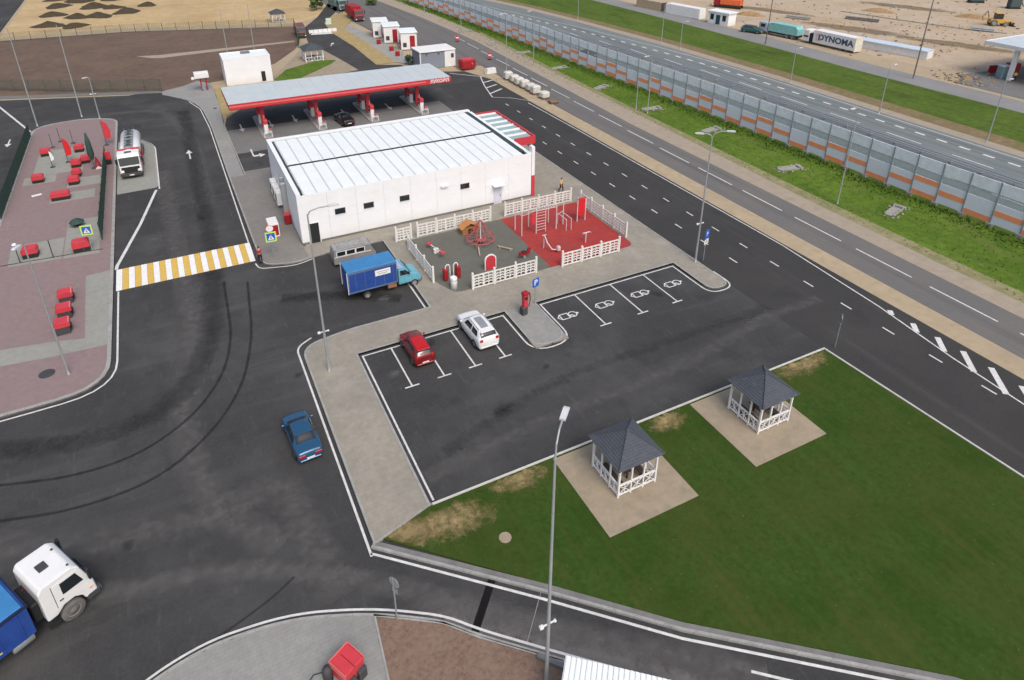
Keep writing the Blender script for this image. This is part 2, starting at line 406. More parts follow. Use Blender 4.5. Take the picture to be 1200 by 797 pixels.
sheet('sand_verge', [(52.6, -60), (55.1, -60), (55.1, 112), (54.0, 112.5), (52.6, 109)], .0, SAND, .12)
sh1 = [(60.8, -60), (60.8, 80), (62, 110), (63.2, 142), (62, 175), (59.3, 206), (56, 240), (60, 240), (64, 206), (66.5, 175), (67.3, 150), (65.3, 110), (64.2, 76), (63.2, 47), (63.2, -60)]
sheet('road_shoulder', sh1, .004, SHOULDER, .12)
g1 = [(63.2, -60), (63.2, 47), (64.2, 76), (65.3, 110), (67.3, 150), (66.5, 175), (64, 206), (60, 240), (66, 240), (70, 206), (72, 175), (74, 140), (75, 100), (77.2, 60), (77.5, -60)]
sheet('verge_grass_strip', g1, 0, GRASS2, .12)
dg = [(63.2, -60), (63.2, 47), (64.2, 76), (65.3, 110), (67.3, 150), (68.3, 150), (66.5, 110), (65.5, 76), (64.9, 47), (65.4, -60)]
sheet('dry_verge_strip', dg, .004, DRYGRASS, .06)
hw2 = [(77.5, -60), (77.2, 60), (75, 100), (74, 140), (72, 175), (70, 206), (66, 240), (60, 270), (76, 270), (81, 230), (86.5, 200), (92, 175), (95.5, 150), (98.3, 122), (99.6, 90), (99.8, -60)]
sheet('main_highway', hw2, .0, HWASPH, .12)
vg = [(99.8, -60), (99.6, 90), (98.3, 122), (95.5, 150), (92, 175), (86.5, 200), (81, 230), (84, 230), (89.3, 200), (94.5, 175), (97.8, 150), (100.6, 122), (101.8, 90), (102, -60)]
sheet('highway_shoulder', vg, .004, SHOULDER, .12)
g2 = [(101, -60), (100.8, 90), (99.6, 122), (97, 150), (93.5, 175), (88, 200), (82, 230), (112, 230), (117, 190), (118.3, 150), (118.8, 110), (118.6, 86), (119.6, 57), (122, 0), (124, -60)]
bank = MB().prism(g2, -.1, 0, GRASS3)
struct('grass_bank', bank)
dg2 = [(102, -60), (101.8, 90), (100.6, 122), (97.8, 150), (94.5, 175), (89.3, 200), (92, 200), (97.5, 175), (100.8, 150), (103.6, 122), (105.3, 90), (106, -60)]
sheet('dry_bank_strip', dg2, .004, BROWNV, .06)
r3 = [(118.8, 110), (118.3, 150), (117, 190), (112, 230), (119, 230), (123.6, 190), (124.8, 150), (125.6, 110), (125.3, 86), (126.2, 57), (129, 0), (131, -60), (124, -60), (122, 0), (119.6, 57), (118.6, 86)]
sheet('frontage_road', r3, .0, PALEASPH, .12)
sheet('sand_yard_edge', [(125.6, 110), (125.3, 86), (126.2, 57), (129, 0), (170, 0), (150, 60), (133, 82), (131, 112)], -.03, SAND, .05)
# construction yard: paler and darker earth
YARD = mat('yard_earth', (.43, .35, .26), .95, var=.12, scale=.5, bump=.3, bscale=2, second=(.36, .26, .15), sscale=.06, samt=.8)
add_layer(YARD, (.26, .23, .19), streaks((.02, .12, 1), .5, .58, .8, .7))
sheet('yard_ground', [(126.5, 112), (131, 82), (150, 50), (170, 0), (420, 0), (420, 420), (124, 420), (124, 200), (125.5, 150)], -.04, YARD, .04)
FIELD = mat('dry_field', (.46, .34, .18), .95, var=.14, scale=.5, bump=.3, bscale=2, second=(.34, .235, .105), sscale=.07, samt=.8)
add_layer(FIELD, (.52, .44, .31), streaks((.02, .15, 1), -.35, .55, .8, .7))
sheet('dry_field_ground', pix((0, 44), (150, 33), (345, 27), (392, 15), (420, -22), (120, -22), (35, -3)) , -.05, FIELD, .03)
sheet('far_road', pix((0, 38), (33, -6), (30, -20), (-60, -20), (-60, 60)), -.02, ASPH, .05)
sheet('brown_field', pix((-30, 52), (0, 48), (150, 37), (345, 31), (351, 50), (345, 58), (322, 74), (270, 92), (190, 107), (0, 113), (-40, 115)), -.03, BROWN, .04)
sheet('field_path', pix((160, 66), (178, 68), (190, 67.8), (345, 49), (345, 47.6), (186, 64.5)), -.015, SHOULDER, .01)
sheet('field_kerb_strip', pix((-40, 115), (0, 113), (190, 107), (190, 109), (0, 116), (-40, 118.5)), .03, CONCD, .1)
# entrance area in the back
sheet('gravel_pad', pix((318, 93), (350, 61), (353, 50), (362, 50), (396, 68), (420, 82), (350, 97), (325, 97)), .02, TANPAVE, .1)
sheet('green_patch', pix((321, 94), (335, 82), (372, 71), (394, 70.5), (388, 75), (350, 93), (335, 97)), .05, GRASS2, .1)
sheet('dry_entrance_verge', pix((380, 27), (392, 18), (404, 14), (414, 21), (403, 34), (428, 49), (463, 73), (441, 76), (415, 55), (388, 38)), .06, GOLD, .1)
sheet('entrance_path', pix((403, 34), (410, 29), (450, 50), (492, 76), (463, 73), (428, 49)), .07, CONC, .1)
sheet('entrance_crossing', pix((364, 41), (368, 38), (391, 36), (390, 39.5)), .012, LINE, .01)
sheet('dry_corner', [(6.1, 106.5), (6.6, 109.5), (8.6, 112.5), (9, 128), (6.6, 128), (6.4, 118)], .02, GOLD, .1)

# paved slabs
CUR = []
def kerb_run(pts, side, line=True, gap=.30, w=.15, name='kerb', top=.15, lw=.13, closed=False):
    """kerb on the inner side of pts; side = +1 when the pavement lies left of travel"""
    a = pts; b = offset(pts, side*w, closed); n = len(a)
    mb = MB()
    vs = [(x, y, top) for x, y in a] + [(x, y, top) for x, y in b] + [(x, y, -.02) for x, y in a] + [(x, y, .1) for x, y in b]
    fs = []
    for i in range(n if closed else n-1):
        j = (i+1) % n
        if side > 0: fs += [(i, j, j+n, i+n), (i+2*n, j+2*n, j, i), (i+n, j+n, j+3*n, i+3*n)]
        else: fs += [(i+n, j+n, j, i), (i, j, j+2*n, i+2*n), (i+3*n, j+3*n, j+n, i+n)]
    mb.add(vs, fs, KERB); struct(name, mb)
    if line:
        struct('edge_line', MB().strip(offset(pts, -side*gap, closed), lw, .012, LINE, closed))
main = smooth([(5.15, 27.05), (5.15, 46.9), (9.0, 47.55), (16.25, 47.6), (16.25, 60.9), (9.3, 60.95), (8.8, 60.95), (8.8, 63.6), (34.0, 63.6), (34.0, 84.5), (42.3, 84.5), (42.3, 38.6), (39.95, 38.6), (39.95, 44), (24.8, 44), (24.8, 38.4), (21.75, 38.4), (21.75, 44), (8.95, 44), (8.95, 28.2)],
              [0, 1.6, 1, 0, 0, 0, 0, 0, 0, 0, 0, 1.17, 1.17, 0, 0, 0, 0, 0, 0, 0], True)
sheet('pavement', main, .12, PAVE, .15)
apron = smooth([(8.8, 60.9), (7.4, 60.4), (4.45, 61.3), (4.2, 85), (5.95, 85), (9.0, 85), (9.0, 63.4), (8.8, 63.4)], [0, 1, 1.4, 0, 0, 0, 0, 0], True)
sheet('side_pavement', apron, .12, DPAVE, .15)
weststrip = [(4.2, 85), (4.15, 106), (3.7, 116.5), (2.3, 121.8), (-1.6, 127.4), (-1.6, 129.4), (2.0, 131.5), (4.4, 134), (6.4, 131), (6.4, 118), (6.1, 110), (5.9, 106), (5.95, 85)]
sheet('left_pavement', weststrip, .118, GPAVE, .15)
isl = smooth([(21.9, 43.9), (21.9, 38.55), (24.65, 38.55), (24.65, 43.9)], [0, 1.2, 1.2, 0], True)
sheet('parking_island_paving', isl, .125, GPAVE, .03)
kerb_run(smooth([(5.15, 27.05), (5.15, 46.9), (9.0, 47.55), (16.25, 47.6), (16.25, 60.9), (9.3, 60.95), (7.4, 60.4), (4.45, 61.3), (4.2, 85), (4.15, 106), (3.7, 116.5), (2.3, 121.8), (-1.6, 127.4)], [0, 1.6, 1, 0, 0, 1, 1, 1.4, 0, 3, 3, 2, 0]), -1, line=False)
struct('edge_line', MB().strip(smooth([(4.85, 26.4), (4.85, 47.1), (6.2, 47.9)], [0, 1.4, 0]), .14, .012, LINE))
struct('edge_line', MB().strip([(15.95, 47.8), (15.95, 58.2)], .14, .012, LINE))
struct('edge_line', MB().strip(smooth([(9.2, 60.7), (7.4, 60.1), (4.15, 61.0), (3.95, 62.2)], [0, 1, 1.4, 0]), .12, .012, LINE))
struct('edge_line', MB().strip([(3.95, 66.9), (3.9, 106), (3.45, 116.3), (2.1, 121.6)], .13, .012, LINE))
kerb_run(smooth([(42.3, 84.5), (42.3, 38.6), (39.95, 38.6), (39.95, 44), (24.8, 44), (24.8, 38.4), (21.75, 38.4), (21.75, 44), (8.95, 44), (8.95, 28.2)], [0, 1.17, 1.17, 0, 0, 1.45, 1.45, 0, 0, 0]), -1, line=False)
struct('edge_line', MB().strip(smooth([(42.5, 41.2), (42.5, 38.3), (39.65, 38.3), (39.65, 43.7), (25.1, 43.7), (25.1, 38.1), (21.45, 38.1), (21.45, 43.7), (9.25, 43.7), (9.25, 28.4)], [0, 1.3, 1.3, 0, 0, 1.7, 1.7, 0, 0, 0]), .13, .012, LINE))
# parking bays
pl = MB()
for x in (11.55, 14.1, 16.65, 19.2, 28.6, 32.4, 36.15):
    pl.box(x-.06, x+.06, 38.75, 43.63, .006, .012); pl.box(x-.55, x+.55, 38.62, 38.745, .006, .0125)
struct('parking_lines', pl, LINE)
def wheelchair(x, y):
    mb = MB(); z = .012; w = .11; s = 1.0
    mb.strip([(x-.72, y-.36), (x-.72, y+.36), (x+.02, y+.36), (x+.02, y-.36)], .10, z, None, True)
    mb.strip([(x-.76, y+.3), (x-1.0, y), (x-.76, y-.3)], .09, z+.001)
    mb.strip([(x+.42+.37*math.cos(a_), y+.37*math.sin(a_)) for a_ in [math.pi*k_/7 for k_ in range(14)]], .10, z+.002, None, True)
    mb.strip([(x+.0, y-.05), (x+.3, y-.05), (x+.48, y-.28)], .13, z+.003); mb.box(x+.82, x+.98, y-.1, y+.1, z, z+.004)
    struct('accessible_bay_marking', mb, LINE)
for x in (26.75, 30.5, 34.3, 38.0): wheelchair(x-.3, 41.2)

# lawn and diagonal road
lawn = [(5.6, 27.25), (8.95, 28.1), (42.2, 28.0), (42.7, 13), (43.2, -50), (96, -50), (62, -23), (27.4, 7.9), (17.7, 15.75), (12.6, 20.6)]
lawn = [(5.6, 27.25), (8.95, 28.05), (42.1, 28.0), (42.7, 13), (43.0, -9.2), (27.4, 7.9), (17.7, 15.75), (12.6, 20.6)]
sheet('lawn_ground', lawn, .10, GRASS, .15)
dryA = at  # dry patches of the lawn are sheets with a noisy edge, laid on the turf
DRYTURF = mat('dry_turf', (.29, .215, .10), .95, var=.25, scale=3, bump=.5, bscale=12, second=(.15, .14, .055), sscale=.9, samt=.8)
def fade(mt, scl, lo, hi):
    t = mt.node_tree; b = t.nodes['Principled BSDF']
    a = t.nodes.new('ShaderNodeAttribute'); a.attribute_name = 'edge'
    g = t.nodes.new('ShaderNodeNewGeometry'); n = t.nodes.new('ShaderNodeTexNoise'); n.inputs['Scale'].default_value = scl; n.inputs['Detail'].default_value = 7; n.inputs['Roughness'].default_value = .7
    t.links.new(g.outputs['Position'], n.inputs['Vector'])
    s = t.nodes.new('ShaderNodeMath'); s.operation = 'ADD'; t.links.new(a.outputs['Fac'], s.inputs[0]); t.links.new(n.outputs['Fac'], s.inputs[1])
    r = t.nodes.new('ShaderNodeMapRange'); r.inputs[1].default_value = lo; r.inputs[2].default_value = hi
    t.links.new(s.outputs[0], r.inputs[0]); t.links.new(r.outputs[0], b.inputs['Alpha'])
fade(DRYTURF, 1.5, .84, 1.32)
def patch(name, cx, cy, rx, ry, rot, z, mt, nr=8, clip=None):
    """irregular turf patch: grid disc whose 'edge' attribute falls to 0 at the rim"""
    vs = [(cx, cy, z)]; w = [.75]; fs = []; n = 28
    for k in range(1, nr+1):
        for i in range(n):
            t = 2*math.pi*i/n; x = rx*k/nr*math.cos(t); y = ry*k/nr*math.sin(t)
            X = cx+x*math.cos(rot)-y*math.sin(rot); Y = cy+x*math.sin(rot)+y*math.cos(rot)
            vs.append((X, Y, z)); w.append(.75*(1-(k/nr)**1.5))
    for i in range(n): fs.append((0, 1+i, 1+(i+1) % n))
    for k in range(nr-1):
        for i in range(n): a = 1+k*n+i; b = 1+k*n+(i+1) % n; fs.append((a, a+n, b+n, b))
    if clip:
        keep = []
        for f in fs:
            x = sum(vs[i][0] for i in f)/len(f); y = sum(vs[i][1] for i in f)/len(f)
            if clip(x, y): keep.append(f)
        fs = keep
    mb = MB().add(vs, fs, mt); o = struct(name, mb)
    at_ = o.data.attributes.new('edge', 'FLOAT', 'POINT')
    for i, q in enumerate(w): at_.data[i].value = q
    return o
def inl(x, y): return y < 27.85 and y > 33.6-x-.6+(.0 if x < 12 else .2*(x-12)) and x < 42
patch('dry_turf_patch', 7.2, 26.9, 3.6, 1.9, -.5, .106, DRYTURF, clip=lambda x, y: y < 28 and x+y > 33.1 and not (17.1 < x < 23.7 and y > 21.3))
patch('dry_turf_patch', 14.6, 27.5, 3.2, 1.5, 0, .106, DRYTURF, clip=lambda x, y: y < 27.9 and x < 17.1)
patch('dry_turf_patch', 9.6, 26.5, 4.4, 1.9, -.15, .107, DRYTURF, clip=lambda x, y: y < 27.9 and x+y > 33.5)
patch('dry_turf_patch', 25.9, 27.4, 2.6, 1.7, 0, .106, DRYTURF, clip=lambda x, y: y < 27.9 and 23.6 < x < 28.3)
patch('dry_turf_patch', 39.0, 27.6, 4.6, 1.9, .0, .106, DRYTURF, clip=lambda x, y: y < 27.9 and 34.9 < x < 42)
sheet('gazebo_pad', rect(17.2, 23.65, 21.4, 27.85), .135, TANPAVE, .1)
sheet('gazebo_pad', rect(28.4, 34.75, 21.5, 27.85), .135, TANPAVE, .1)
def lowkerb(pts, w=.12, z=.16, name='lawn_kerb', mt=None):
    mb = MB(); l = offset(pts, w/2); r = offset(pts, -w/2); n = len(pts)
    vs = [(x, y, z) for x, y in l]+[(x, y, z) for x, y in r]+[(x, y, -.02) for x, y in l]+[(x, y, -.02) for x, y in r]; fs = []
    for i in range(n-1): fs += [(i+n, i+1+n, i+1, i), (i, i+1, i+1+2*n, i+2*n), (i+3*n, i+1+3*n, i+1+n, i+n)]
    struct(name, mb.add(vs, fs, mt or KERB))
lowkerb([(9.05, 28.08), (42.15, 28.06), (42.75, 13), (43.05, -9.2)], .14, mt=KERBW)
lowkerb([(5.1, 27.0), (9.0, 28.14)])
lowkerb([(5.2, 27.1), (12.55, 20.45), (17.6, 15.6), (27.3, 7.75), (43.0, -9.4)], .28, .11, mt=KERBD)
lowkerb([(5.0, 26.95), (12.35, 20.28), (17.45, 15.42), (27.15, 7.58), (42.9, -9.6)], .16, .15, 'kerb')
struct('edge_line', MB().strip([(4.85, 26.6), (5.2, 26.3), (12.1, 19.97), (17.2, 15.1), (26.9, 7.3), (42.5, -9.9)], .15, .012, LINE))
blk = smooth(pix((120, 850), (180, 797), (245, 757), (340, 725), (440, 719), (520, 728), (560, 744), (662, 774), (800, 812), (1000, 870)), [0, 1, 2, 2, 2, 2, 1, 1, 1, 0])
kerb_run(blk, -1, line=False, w=.14)
struct('edge_line', MB().strip(offset(blk, .28), .13, .012, LINE))
inner = offset(blk, -.13)
bl2 = [p for p in inner]
sheet('lower_pavement', bl2 + [(30, -14), (-30, -14)], .1, GPAVE, .14)
sheet('brown_gravel_bed', pix((440, 722.5), (520, 732), (560, 748), (660, 777), (657, 800), (640, 1000), (500, 1000)), .125, BROWN2, .05)
lowkerb(pix((439, 722), (456, 800), (500, 1000)), .10, .15, 'bed_kerb')
lowkerb(pix((440, 723), (520, 732), (560, 748), (660, 777)), .10, .15, 'bed_kerb')
LOWR = mat('worn_asphalt', (.115, .110, .106), .9, var=.12, scale=4, bump=.3, bscale=28, second=(.165, .155, .147), sscale=.25, samt=.6, spec=.2)
fade(LOWR, .5, .5, .95)
def worn(name, poly_px, n=14):
    A, B_ = poly_px; vs = []; w = []; fs = []
    for i in range(n+1):
        for j in range(9):
            t = i/n; u = j/8; a = Vector(A[0])*(1-t)+Vector(A[1])*t; c = Vector(B_[0])*(1-t)+Vector(B_[1])*t; q = a*(1-u)+c*u
            vs.append((q.x, q.y, .005)); w.append(.62*math.sin(math.pi*u)**.6*math.sin(math.pi*min(1, max(0, t)))**.4)
    for i in range(n):
        for j in range(8): a = i*9+j; fs.append((a, a+1, a+10, a+9))
    o = struct(name, MB().add(vs, fs, LOWR)); at_ = o.data.attributes.new('edge', 'FLOAT', 'POINT')
    for i, q in enumerate(w): at_.data[i].value = q
worn('worn_lane', (((6.5, 24.8), (40, -9)), ((3.5, 22.0), (36, -13))))
struct('drain_grating', MB().strip([(10.3, 22.3), (8.15, 19.95)], .42, .010, SEALANT))
struct('joint_line', MB().strip([(12.2, 20.4), (10.2, 18.3)], .03, .0115, CONC))
struct('road_marking', MB().strip([(19.1, 12.4), (21.3, 10.5)], .14, .012, LINE))

# crosswalk
cw = bpy.data.objects.new('crosswalk', None); C.objects.link(cw); cw['kind'] = 'structure'
stm = {}
n = 23; x0, x1 = -8.0, 4.05
for i in range(n):
    mt = WLINE if i % 2 == 0 else YLINE
    w = (x1-x0)/n
    o = obj('stripe', MB().box(x0+i*w+.01, x0+(i+1)*w-.01, 62.75, 66.85, .004, .010+.0005*(i % 3), mt), None, cw)
# arrows
def arrow(px, py, kind='straight', rz=0, L=3.0):
    x, y = at(px, py)
    mb = MB(); z = .012
    if kind == 'straight':
        mb.prism([(-.09, -L/2), (.09, -L/2), (.09, L*.12), (.42, L*.12), (0, L/2), (-.42, L*.12), (-.09, L*.12)], z-.004, z)
    elif kind == 'turn':
        mb.prism([(-.1, L*.5), (-.1, -L*.28), (.0, -L*.36), (.75, -L*.36), (.75, -L*.5), (1.5, -L*.29), (.75, -L*.08), (.75, -L*.22), (.1, -L*.22), (.1, L*.5)], z-.004, z)
    o = struct('lane_arrow', mb, LINE); o.location = (x, y, 0); o.rotation_euler = (0, 0, rz)
arrow(222, 181, L=3.6)
for p in ((283, 150), (317, 145), (345, 139), (403, 132), (455, 125)): arrow(*p, rz=math.pi, L=3.6)
arrow(296, 180, 'turn', L=3.6); arrow(10, 168, 'straight', math.pi, 3.4); arrow(389, 52, rz=-.4, L=3.5)
# diagonal and other lines at the left
struct('edge_line', MB().strip([(-3.95, 85.3), (-5.8, 76.3), (-7.95, 67.6), (-8.0, 66.9)], .3, .012, LINE))
struct('edge_line', MB().strip(pix((-20, 112), (0, 126), (36, 155)), .28, .012, LINE))
struct('edge_line', MB().strip(smooth([(-3.6, 85.5), (-3.55, 101.5), (-5.6, 105.6)], [0, 1.5, 0]), .16, .012, LINE))
# pink island
pink = smooth([(-60, 48.1), (-14.9, 48.3), (-8.2, 48.6), (-8.2, 116.5), (-12.6, 118.9), (-19.3, 117.8), (-19.3, 82), (-60, 82)], [0, 4, 5.5, 2, 3, 4.5, 0, 0], True)
sheet('pink_pavement', pink, .12, PINK, .15)
pk = smooth([(-60, 48.1), (-14.9, 48.3), (-8.2, 48.6), (-8.2, 116.5), (-12.6, 118.9), (-19.3, 117.8), (-19.3, 82), (-60, 82)], [0, 4, 5.5, 2, 3, 4.5, 0, 0])
kerb_run(pk, 1, line=False, w=.3)
struct('edge_line', MB().strip(smooth([(-60, 47.75), (-14.8, 47.95), (-7.8, 48.2), (-7.8, 62.6)], [0, 4, 5.8, 0]), .14, .012, LINE))
sheet('grey_paver_patch', pix((101, 325), (129, 318), (130, 404), (60, 420), (-60, 442), (-60, 420), (0, 412), (62, 402), (100, 398)), .128, GREENGREY, .02)
sheet('grey_paver_patch', [(-12.7, 80.2), (-9.6, 80.2), (-9.5, 71.1), (-12.6, 71.3)], .128, GREENGREY, .02)
sheet('grey_paver_patch', [(-17.4, 76.3), (-12.75, 76.3), (-12.75, 71.4), (-17.2, 71.8)], .127, GREENGREY, .02)
for (a, b, c, d) in ((-18.2, -14.8, 93.3, 95.9), (-14.9, -10.4, 86.2, 88.8), (-13.4, -9.6, 90.3, 93.2), (-17.4, -12.0, 96.0, 105.5)):
    sheet('grey_paver_patch', rect(a, b, c, d), .127+.001*random.random(), GREENGREY, .02)
sheet('truck_stand', smooth([(-8.1, 85.9), (-3.8, 86.1), (-3.75, 102.0), (-5.6, 105.2), (-8.1, 105.2)], [0, 0, 1.2, 1, 0], True), .012, GREENGREY, .02)
lowkerb(smooth([(-3.75, 86.0), (-3.75, 102.0), (-5.6, 105.3)], [0, 1.2, 0]), .14, .13, 'kerb')
# concrete at the pumps
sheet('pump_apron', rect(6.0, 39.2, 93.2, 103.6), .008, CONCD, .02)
sheet('station_paving', rect(6.0, 37.0, 81.0, 86.5), .02, DPAVE, .02)
lowkerb([(6.1, 85.0), (5.95, 106), (6.7, 110.2), (9.0, 113.2)], .14, .14, 'kerb')
# service road markings
for i, (y0, dy) in enumerate([(y, 4.08) for y in [96.5-4.08*k for k in range(6)]] + [(68.2, 0), (64.1, 0), (60.0, 0)] + [(55.9-4.08*k, 0) for k in range(18)]):
    pass
dash = MB()
for k in range(36): y = 96.6-4.07*k; x = 48.35+.00014*(96.6-y)**2*.9; dash.box(x-.07, x+.07, y-.55, y+.55, .008, .014)
for k in range(10): y = 78.4-4.05*k; x = 45.1+.016*(78.4-y); dash.box(x-.07, x+.07, y-.55, y+.55, .008, .014)
struct('lane_dashes', dash, LINE)
struct('edge_line', MB().strip([(51.9, 96), (52.15, 80), (52.2, 60), (52.3, 42), (51.4, 30.2), (50.3, 22.8), (49.3, 12), (48.4, -5)], .13, .012, LINE))
ht = MB()
for k, L_ in enumerate((.7, 1.3, 1.9, 2.6, 3.1, 3.5, 3.9, 4.2)):
    y = 28.9-2.6*k; x = 51.2-.145*(28.9-y)
    ht.strip([(x+.05, y-.1), (x+.05+L_*.66, y-.1+L_*.75)], .44, .0125)
struct('hatch_marking', ht, LINE)
hn = MB(); hn.strip(pix((563, 90), (568, 101), (577, 114)), .18, .0125); hn.strip(pix((577, 114), (600, 115), (640, 121)), .12, .0127)
for a, b in (((566, 97), (577, 94)), ((570, 103), (582, 99)), ((574, 110), (588, 104))): hn.strip(pix(a, b), .35, .0131)
hn.strip(pix((527, 86), (566, 90)), .2, .0123)
struct('hatch_marking', hn, LINE)
d1 = MB()
for k in range(30): y = 53.9+7.9*12-7.9*k; x = 58.4+max(0, y-70)*.03; d1.box(x-.08, x+.08, y-6.1, y, .004, .008)
struct('highway_dashes', d1, LINE)
d2 = MB()
def hx(y, off): return off+99.6-max(0, y-90)**1.6*.0105
for k in range(70): y = 200-3.3*k; x = hx(y, -3.6); d2.box(x-.22, x+.22, y-1.55, y, .004, .009)
for k in range(24): y = 200-10*k; x = hx(y, -7.4); d2.box(x-.1, x+.1, y-5.5, y, .004, .008)
for k in range(24): y = 200-10*k; x = hx(y, -15.4); d2.box(x-.1, x+.1, y-5.5, y, .004, .008)
struct('highway_dashes', d2, LINE)
struct('edge_line', MB().strip([(hx(y, -.9), y) for y in range(200, -60, -10)], .16, .01, LINE))
# tyre marks
struct('tyre_mark', MB().strip(smooth(pix((345, 676), (320, 700), (280, 730), (250, 750)), 1), .15, .007, TYREM))
# broad worn tracks and stains: noisy sheets on the asphalt
TRACKD = mat('dark_track_stain', (.022, .023, .025), .85, spec=.2); fade(TRACKD, 1.6, .72, 2.0)
TRACKL = mat('dusty_track_stain', (.125, .122, .118), .95, spec=.2); fade(TRACKL, 1.5, .66, 1.6)
def track(px, w, mt, z, amp=.6):
    c = smooth(pix(*px), 4, n=8); n = len(c); vs = []; wt = []; fs = []
    for j in range(7):
        u = j/6; o_ = offset(c, (u-.5)*w)
        for i, q in enumerate(o_): vs.append((*q, z)); wt.append(amp*math.sin(math.pi*u)**.7)
    for j in range(6):
        for i in range(n-1): a = j*n+i; fs.append((a+n, a+n+1, a+1, a))
    fs = [tuple(reversed(f)) for f in fs]
    o = struct('worn_track', MB().add(vs, fs, mt)); at_ = o.data.attributes.new('edge', 'FLOAT', 'POINT')
    for i, q in enumerate(wt): at_.data[i].value = q
track([(262, 330), (272, 395), (262, 440), (225, 490), (160, 535), (80, 560), (-30, 572)], .34, TRACKD, .0055, .88)
track([(290, 330), (296, 395), (285, 450), (255, 500), (190, 560), (90, 598), (-30, 615)], .34, TRACKD, .0057, .88)
track([(215, 130), (232, 210), (250, 300), (250, 400), (200, 480), (100, 520), (-30, 530)], 2.6, TRACKD, .0045, .62)
track([(330, 640), (250, 600), (210, 500), (230, 400), (210, 300), (190, 200)], 3.0, TRACKL, .0035, .62)
track([(-30, 640), (120, 640), (260, 600), (330, 560), (400, 700)], 3.0, TRACKL, .0037, .6)
track([(-20, 700), (120, 700), (260, 665), (420, 675), (640, 735), (900, 790)], 1.8, TRACKL, .0065, .66)
track([(500, 560), (640, 490), (800, 430), (900, 370), (960, 350)], 1.6, TRACKL, .0093, .55)
track([(520, 530), (660, 440), (800, 395), (900, 360)], 1.6, TRACKD, .0097, .42)
track([(40, 170), (110, 135), (190, 128), (230, 170), (245, 240)], 2.4, TRACKL, .0039, .6)
track([(330, 350), (400, 345), (470, 350)], 2.0, TRACKD, .0049, .7)
for i, (px_, py_, r_) in enumerate(((462, 438), (505, 402), (545, 385), (450, 350), (700, 370), (770, 345), (470, 520), (640, 430), (235, 255), (180, 280), (350, 440), (150, 640), (300, 740), (590, 480)) and [(a, b_, random.uniform(.5, 1.3)) for a, b_ in ((462, 438), (505, 402), (545, 385), (450, 350), (700, 370), (770, 345), (470, 520), (640, 430), (235, 255), (180, 280), (350, 440), (150, 640), (300, 740), (590, 480))]):
    X_, Y_ = at(px_, py_); o = patch('oil_stain', X_, Y_, r_, r_*.7, i, .0105 if X_ > 40 else .0085+.0001*i, TRACKD if i % 3 else TRACKL)
# manholes
def manhole(px, py, r, mt, z=.13):
    x, y = at(px, py, z); o = struct('manhole_cover', MB().lathe([(0, .02), (r*.8, .02), (r*.82, .012), (r*.86, .02), (r, .02), (r, -.05)], 24, mt, smooth=False)); o.location = (x, y, z)
manhole(592, 630, .36, TANPAVE, .105); manhole(55, 438, .55, CHAR, .12); manhole(252, 127, .3, CHAR, .12)
# ---------------------------------------------------------------- service building
BX0, BX1, BY0, BY1, BH = 8.8, 34.9, 63.6, 81.0, 5.45
b = thing('service_building', 'large white panel-clad service building with a ribbed white roof behind the playground', 'building', (BX0, BY0))
bw, bd = BX1-BX0, BY1-BY0
obj('wall_core', MB().box(.05, bw-.05, .05, bd-.05, -.1, BH-.12), WHITE, b)
obj('plinth', MB().box(-.02, bw+.02, -.02, bd+.02, -.1, .35), CONCD, b)
# south wall panels
nx, nz = 9, 5; pw = bw/nx; ph = (BH-.35)/nz
pmesh = {}
def share(key, mbf, mt):
    if key not in pmesh:
        o = obj('tmp', mbf(), mt); pmesh[key] = o.data; bpy.data.objects.remove(o)
    return pmesh[key]
def inst(name, me, parent, loc, rz=0, kind=None):
    me.name = name
    o = bpy.data.objects.new(name, me); C.objects.link(o)
    if parent: o.parent = parent
    o.location = loc; o.rotation_euler = (0, 0, rz); return o
me = share('sp', lambda: MB().box(.007, pw-.007, -.035, .0505, .006, ph-.006, b=.004), WHITE)
for i in range(nx):
    for k in range(nz): inst('wall_panel', me, b, (i*pw, 0, .35+k*ph))
nyw = 6; pd = bd/nyw
me = share('wp', lambda: MB().box(-.035, .0505, .012, pd-.012, .009, ph-.009, b=.006), WHITE)
for i in range(nyw):
    for k in range(nz): inst('wall_panel', me, b, (0, i*pd, .35+k*ph))
# roof: panels with standing seams, in two fields
fz = BH-.03; nr = 19; rx0, rx1 = .75, bw-1.0; rw = (rx1-rx0)/nr
ymid = bd*.47
SEAM = mat('roof_seam', (.50, .54, .54), .6)
def rp(dy):
    def f():
        mb = MB().box(.075, rw-.075, 0, dy, -.05, .0, WHITER); mb.box(-.07, .07, 0, dy, -.09, -.03, SEAM)
        return mb
    return f
for fld, (ya, yb) in enumerate(((.04, ymid-.2), (ymid+.2, bd-.9))):
    me = share('rp%d' % fld, rp(yb-ya), None)
    for i in range(nr):
        o = inst('roof_panel', me, b, (rx0+i*rw, ya, fz+(.10 if fld == 0 else .22)))
        o.rotation_euler = ((.008 if fld == 0 else -.006), 0, 0)
obj('ridge_gutter', MB().box(rx0, rx1, ymid-.15, ymid+.15, fz-.05, fz+.06), SLATE, b)
obj('west_gutter', MB().box(.42, .72, .9, bd-.6, fz-.08, fz+.09), DGREEN, b)
obj('north_gutter', MB().box(.42, bw-.5, bd-.86, bd-.62, fz-.08, fz+.09), DGREEN, b)
obj('east_gutter', MB().box(rx1+.02, rx1+.55, .9, bd-.3, fz-.08, fz+.14), DGREEN, b)
obj('roof_deck', MB().box(.05, bw-.05, .05, bd-.05, fz-.16, fz-.09), WHITER, b)
obj('parapet', MB().box(-.04, .40, -.04, bd+.04, BH-.1, BH+.24), WHITE, b)
obj('parapet', MB().box(.402, bw-.2, bd-.58, bd+.035, BH-.1, BH+.235), WHITE, b)
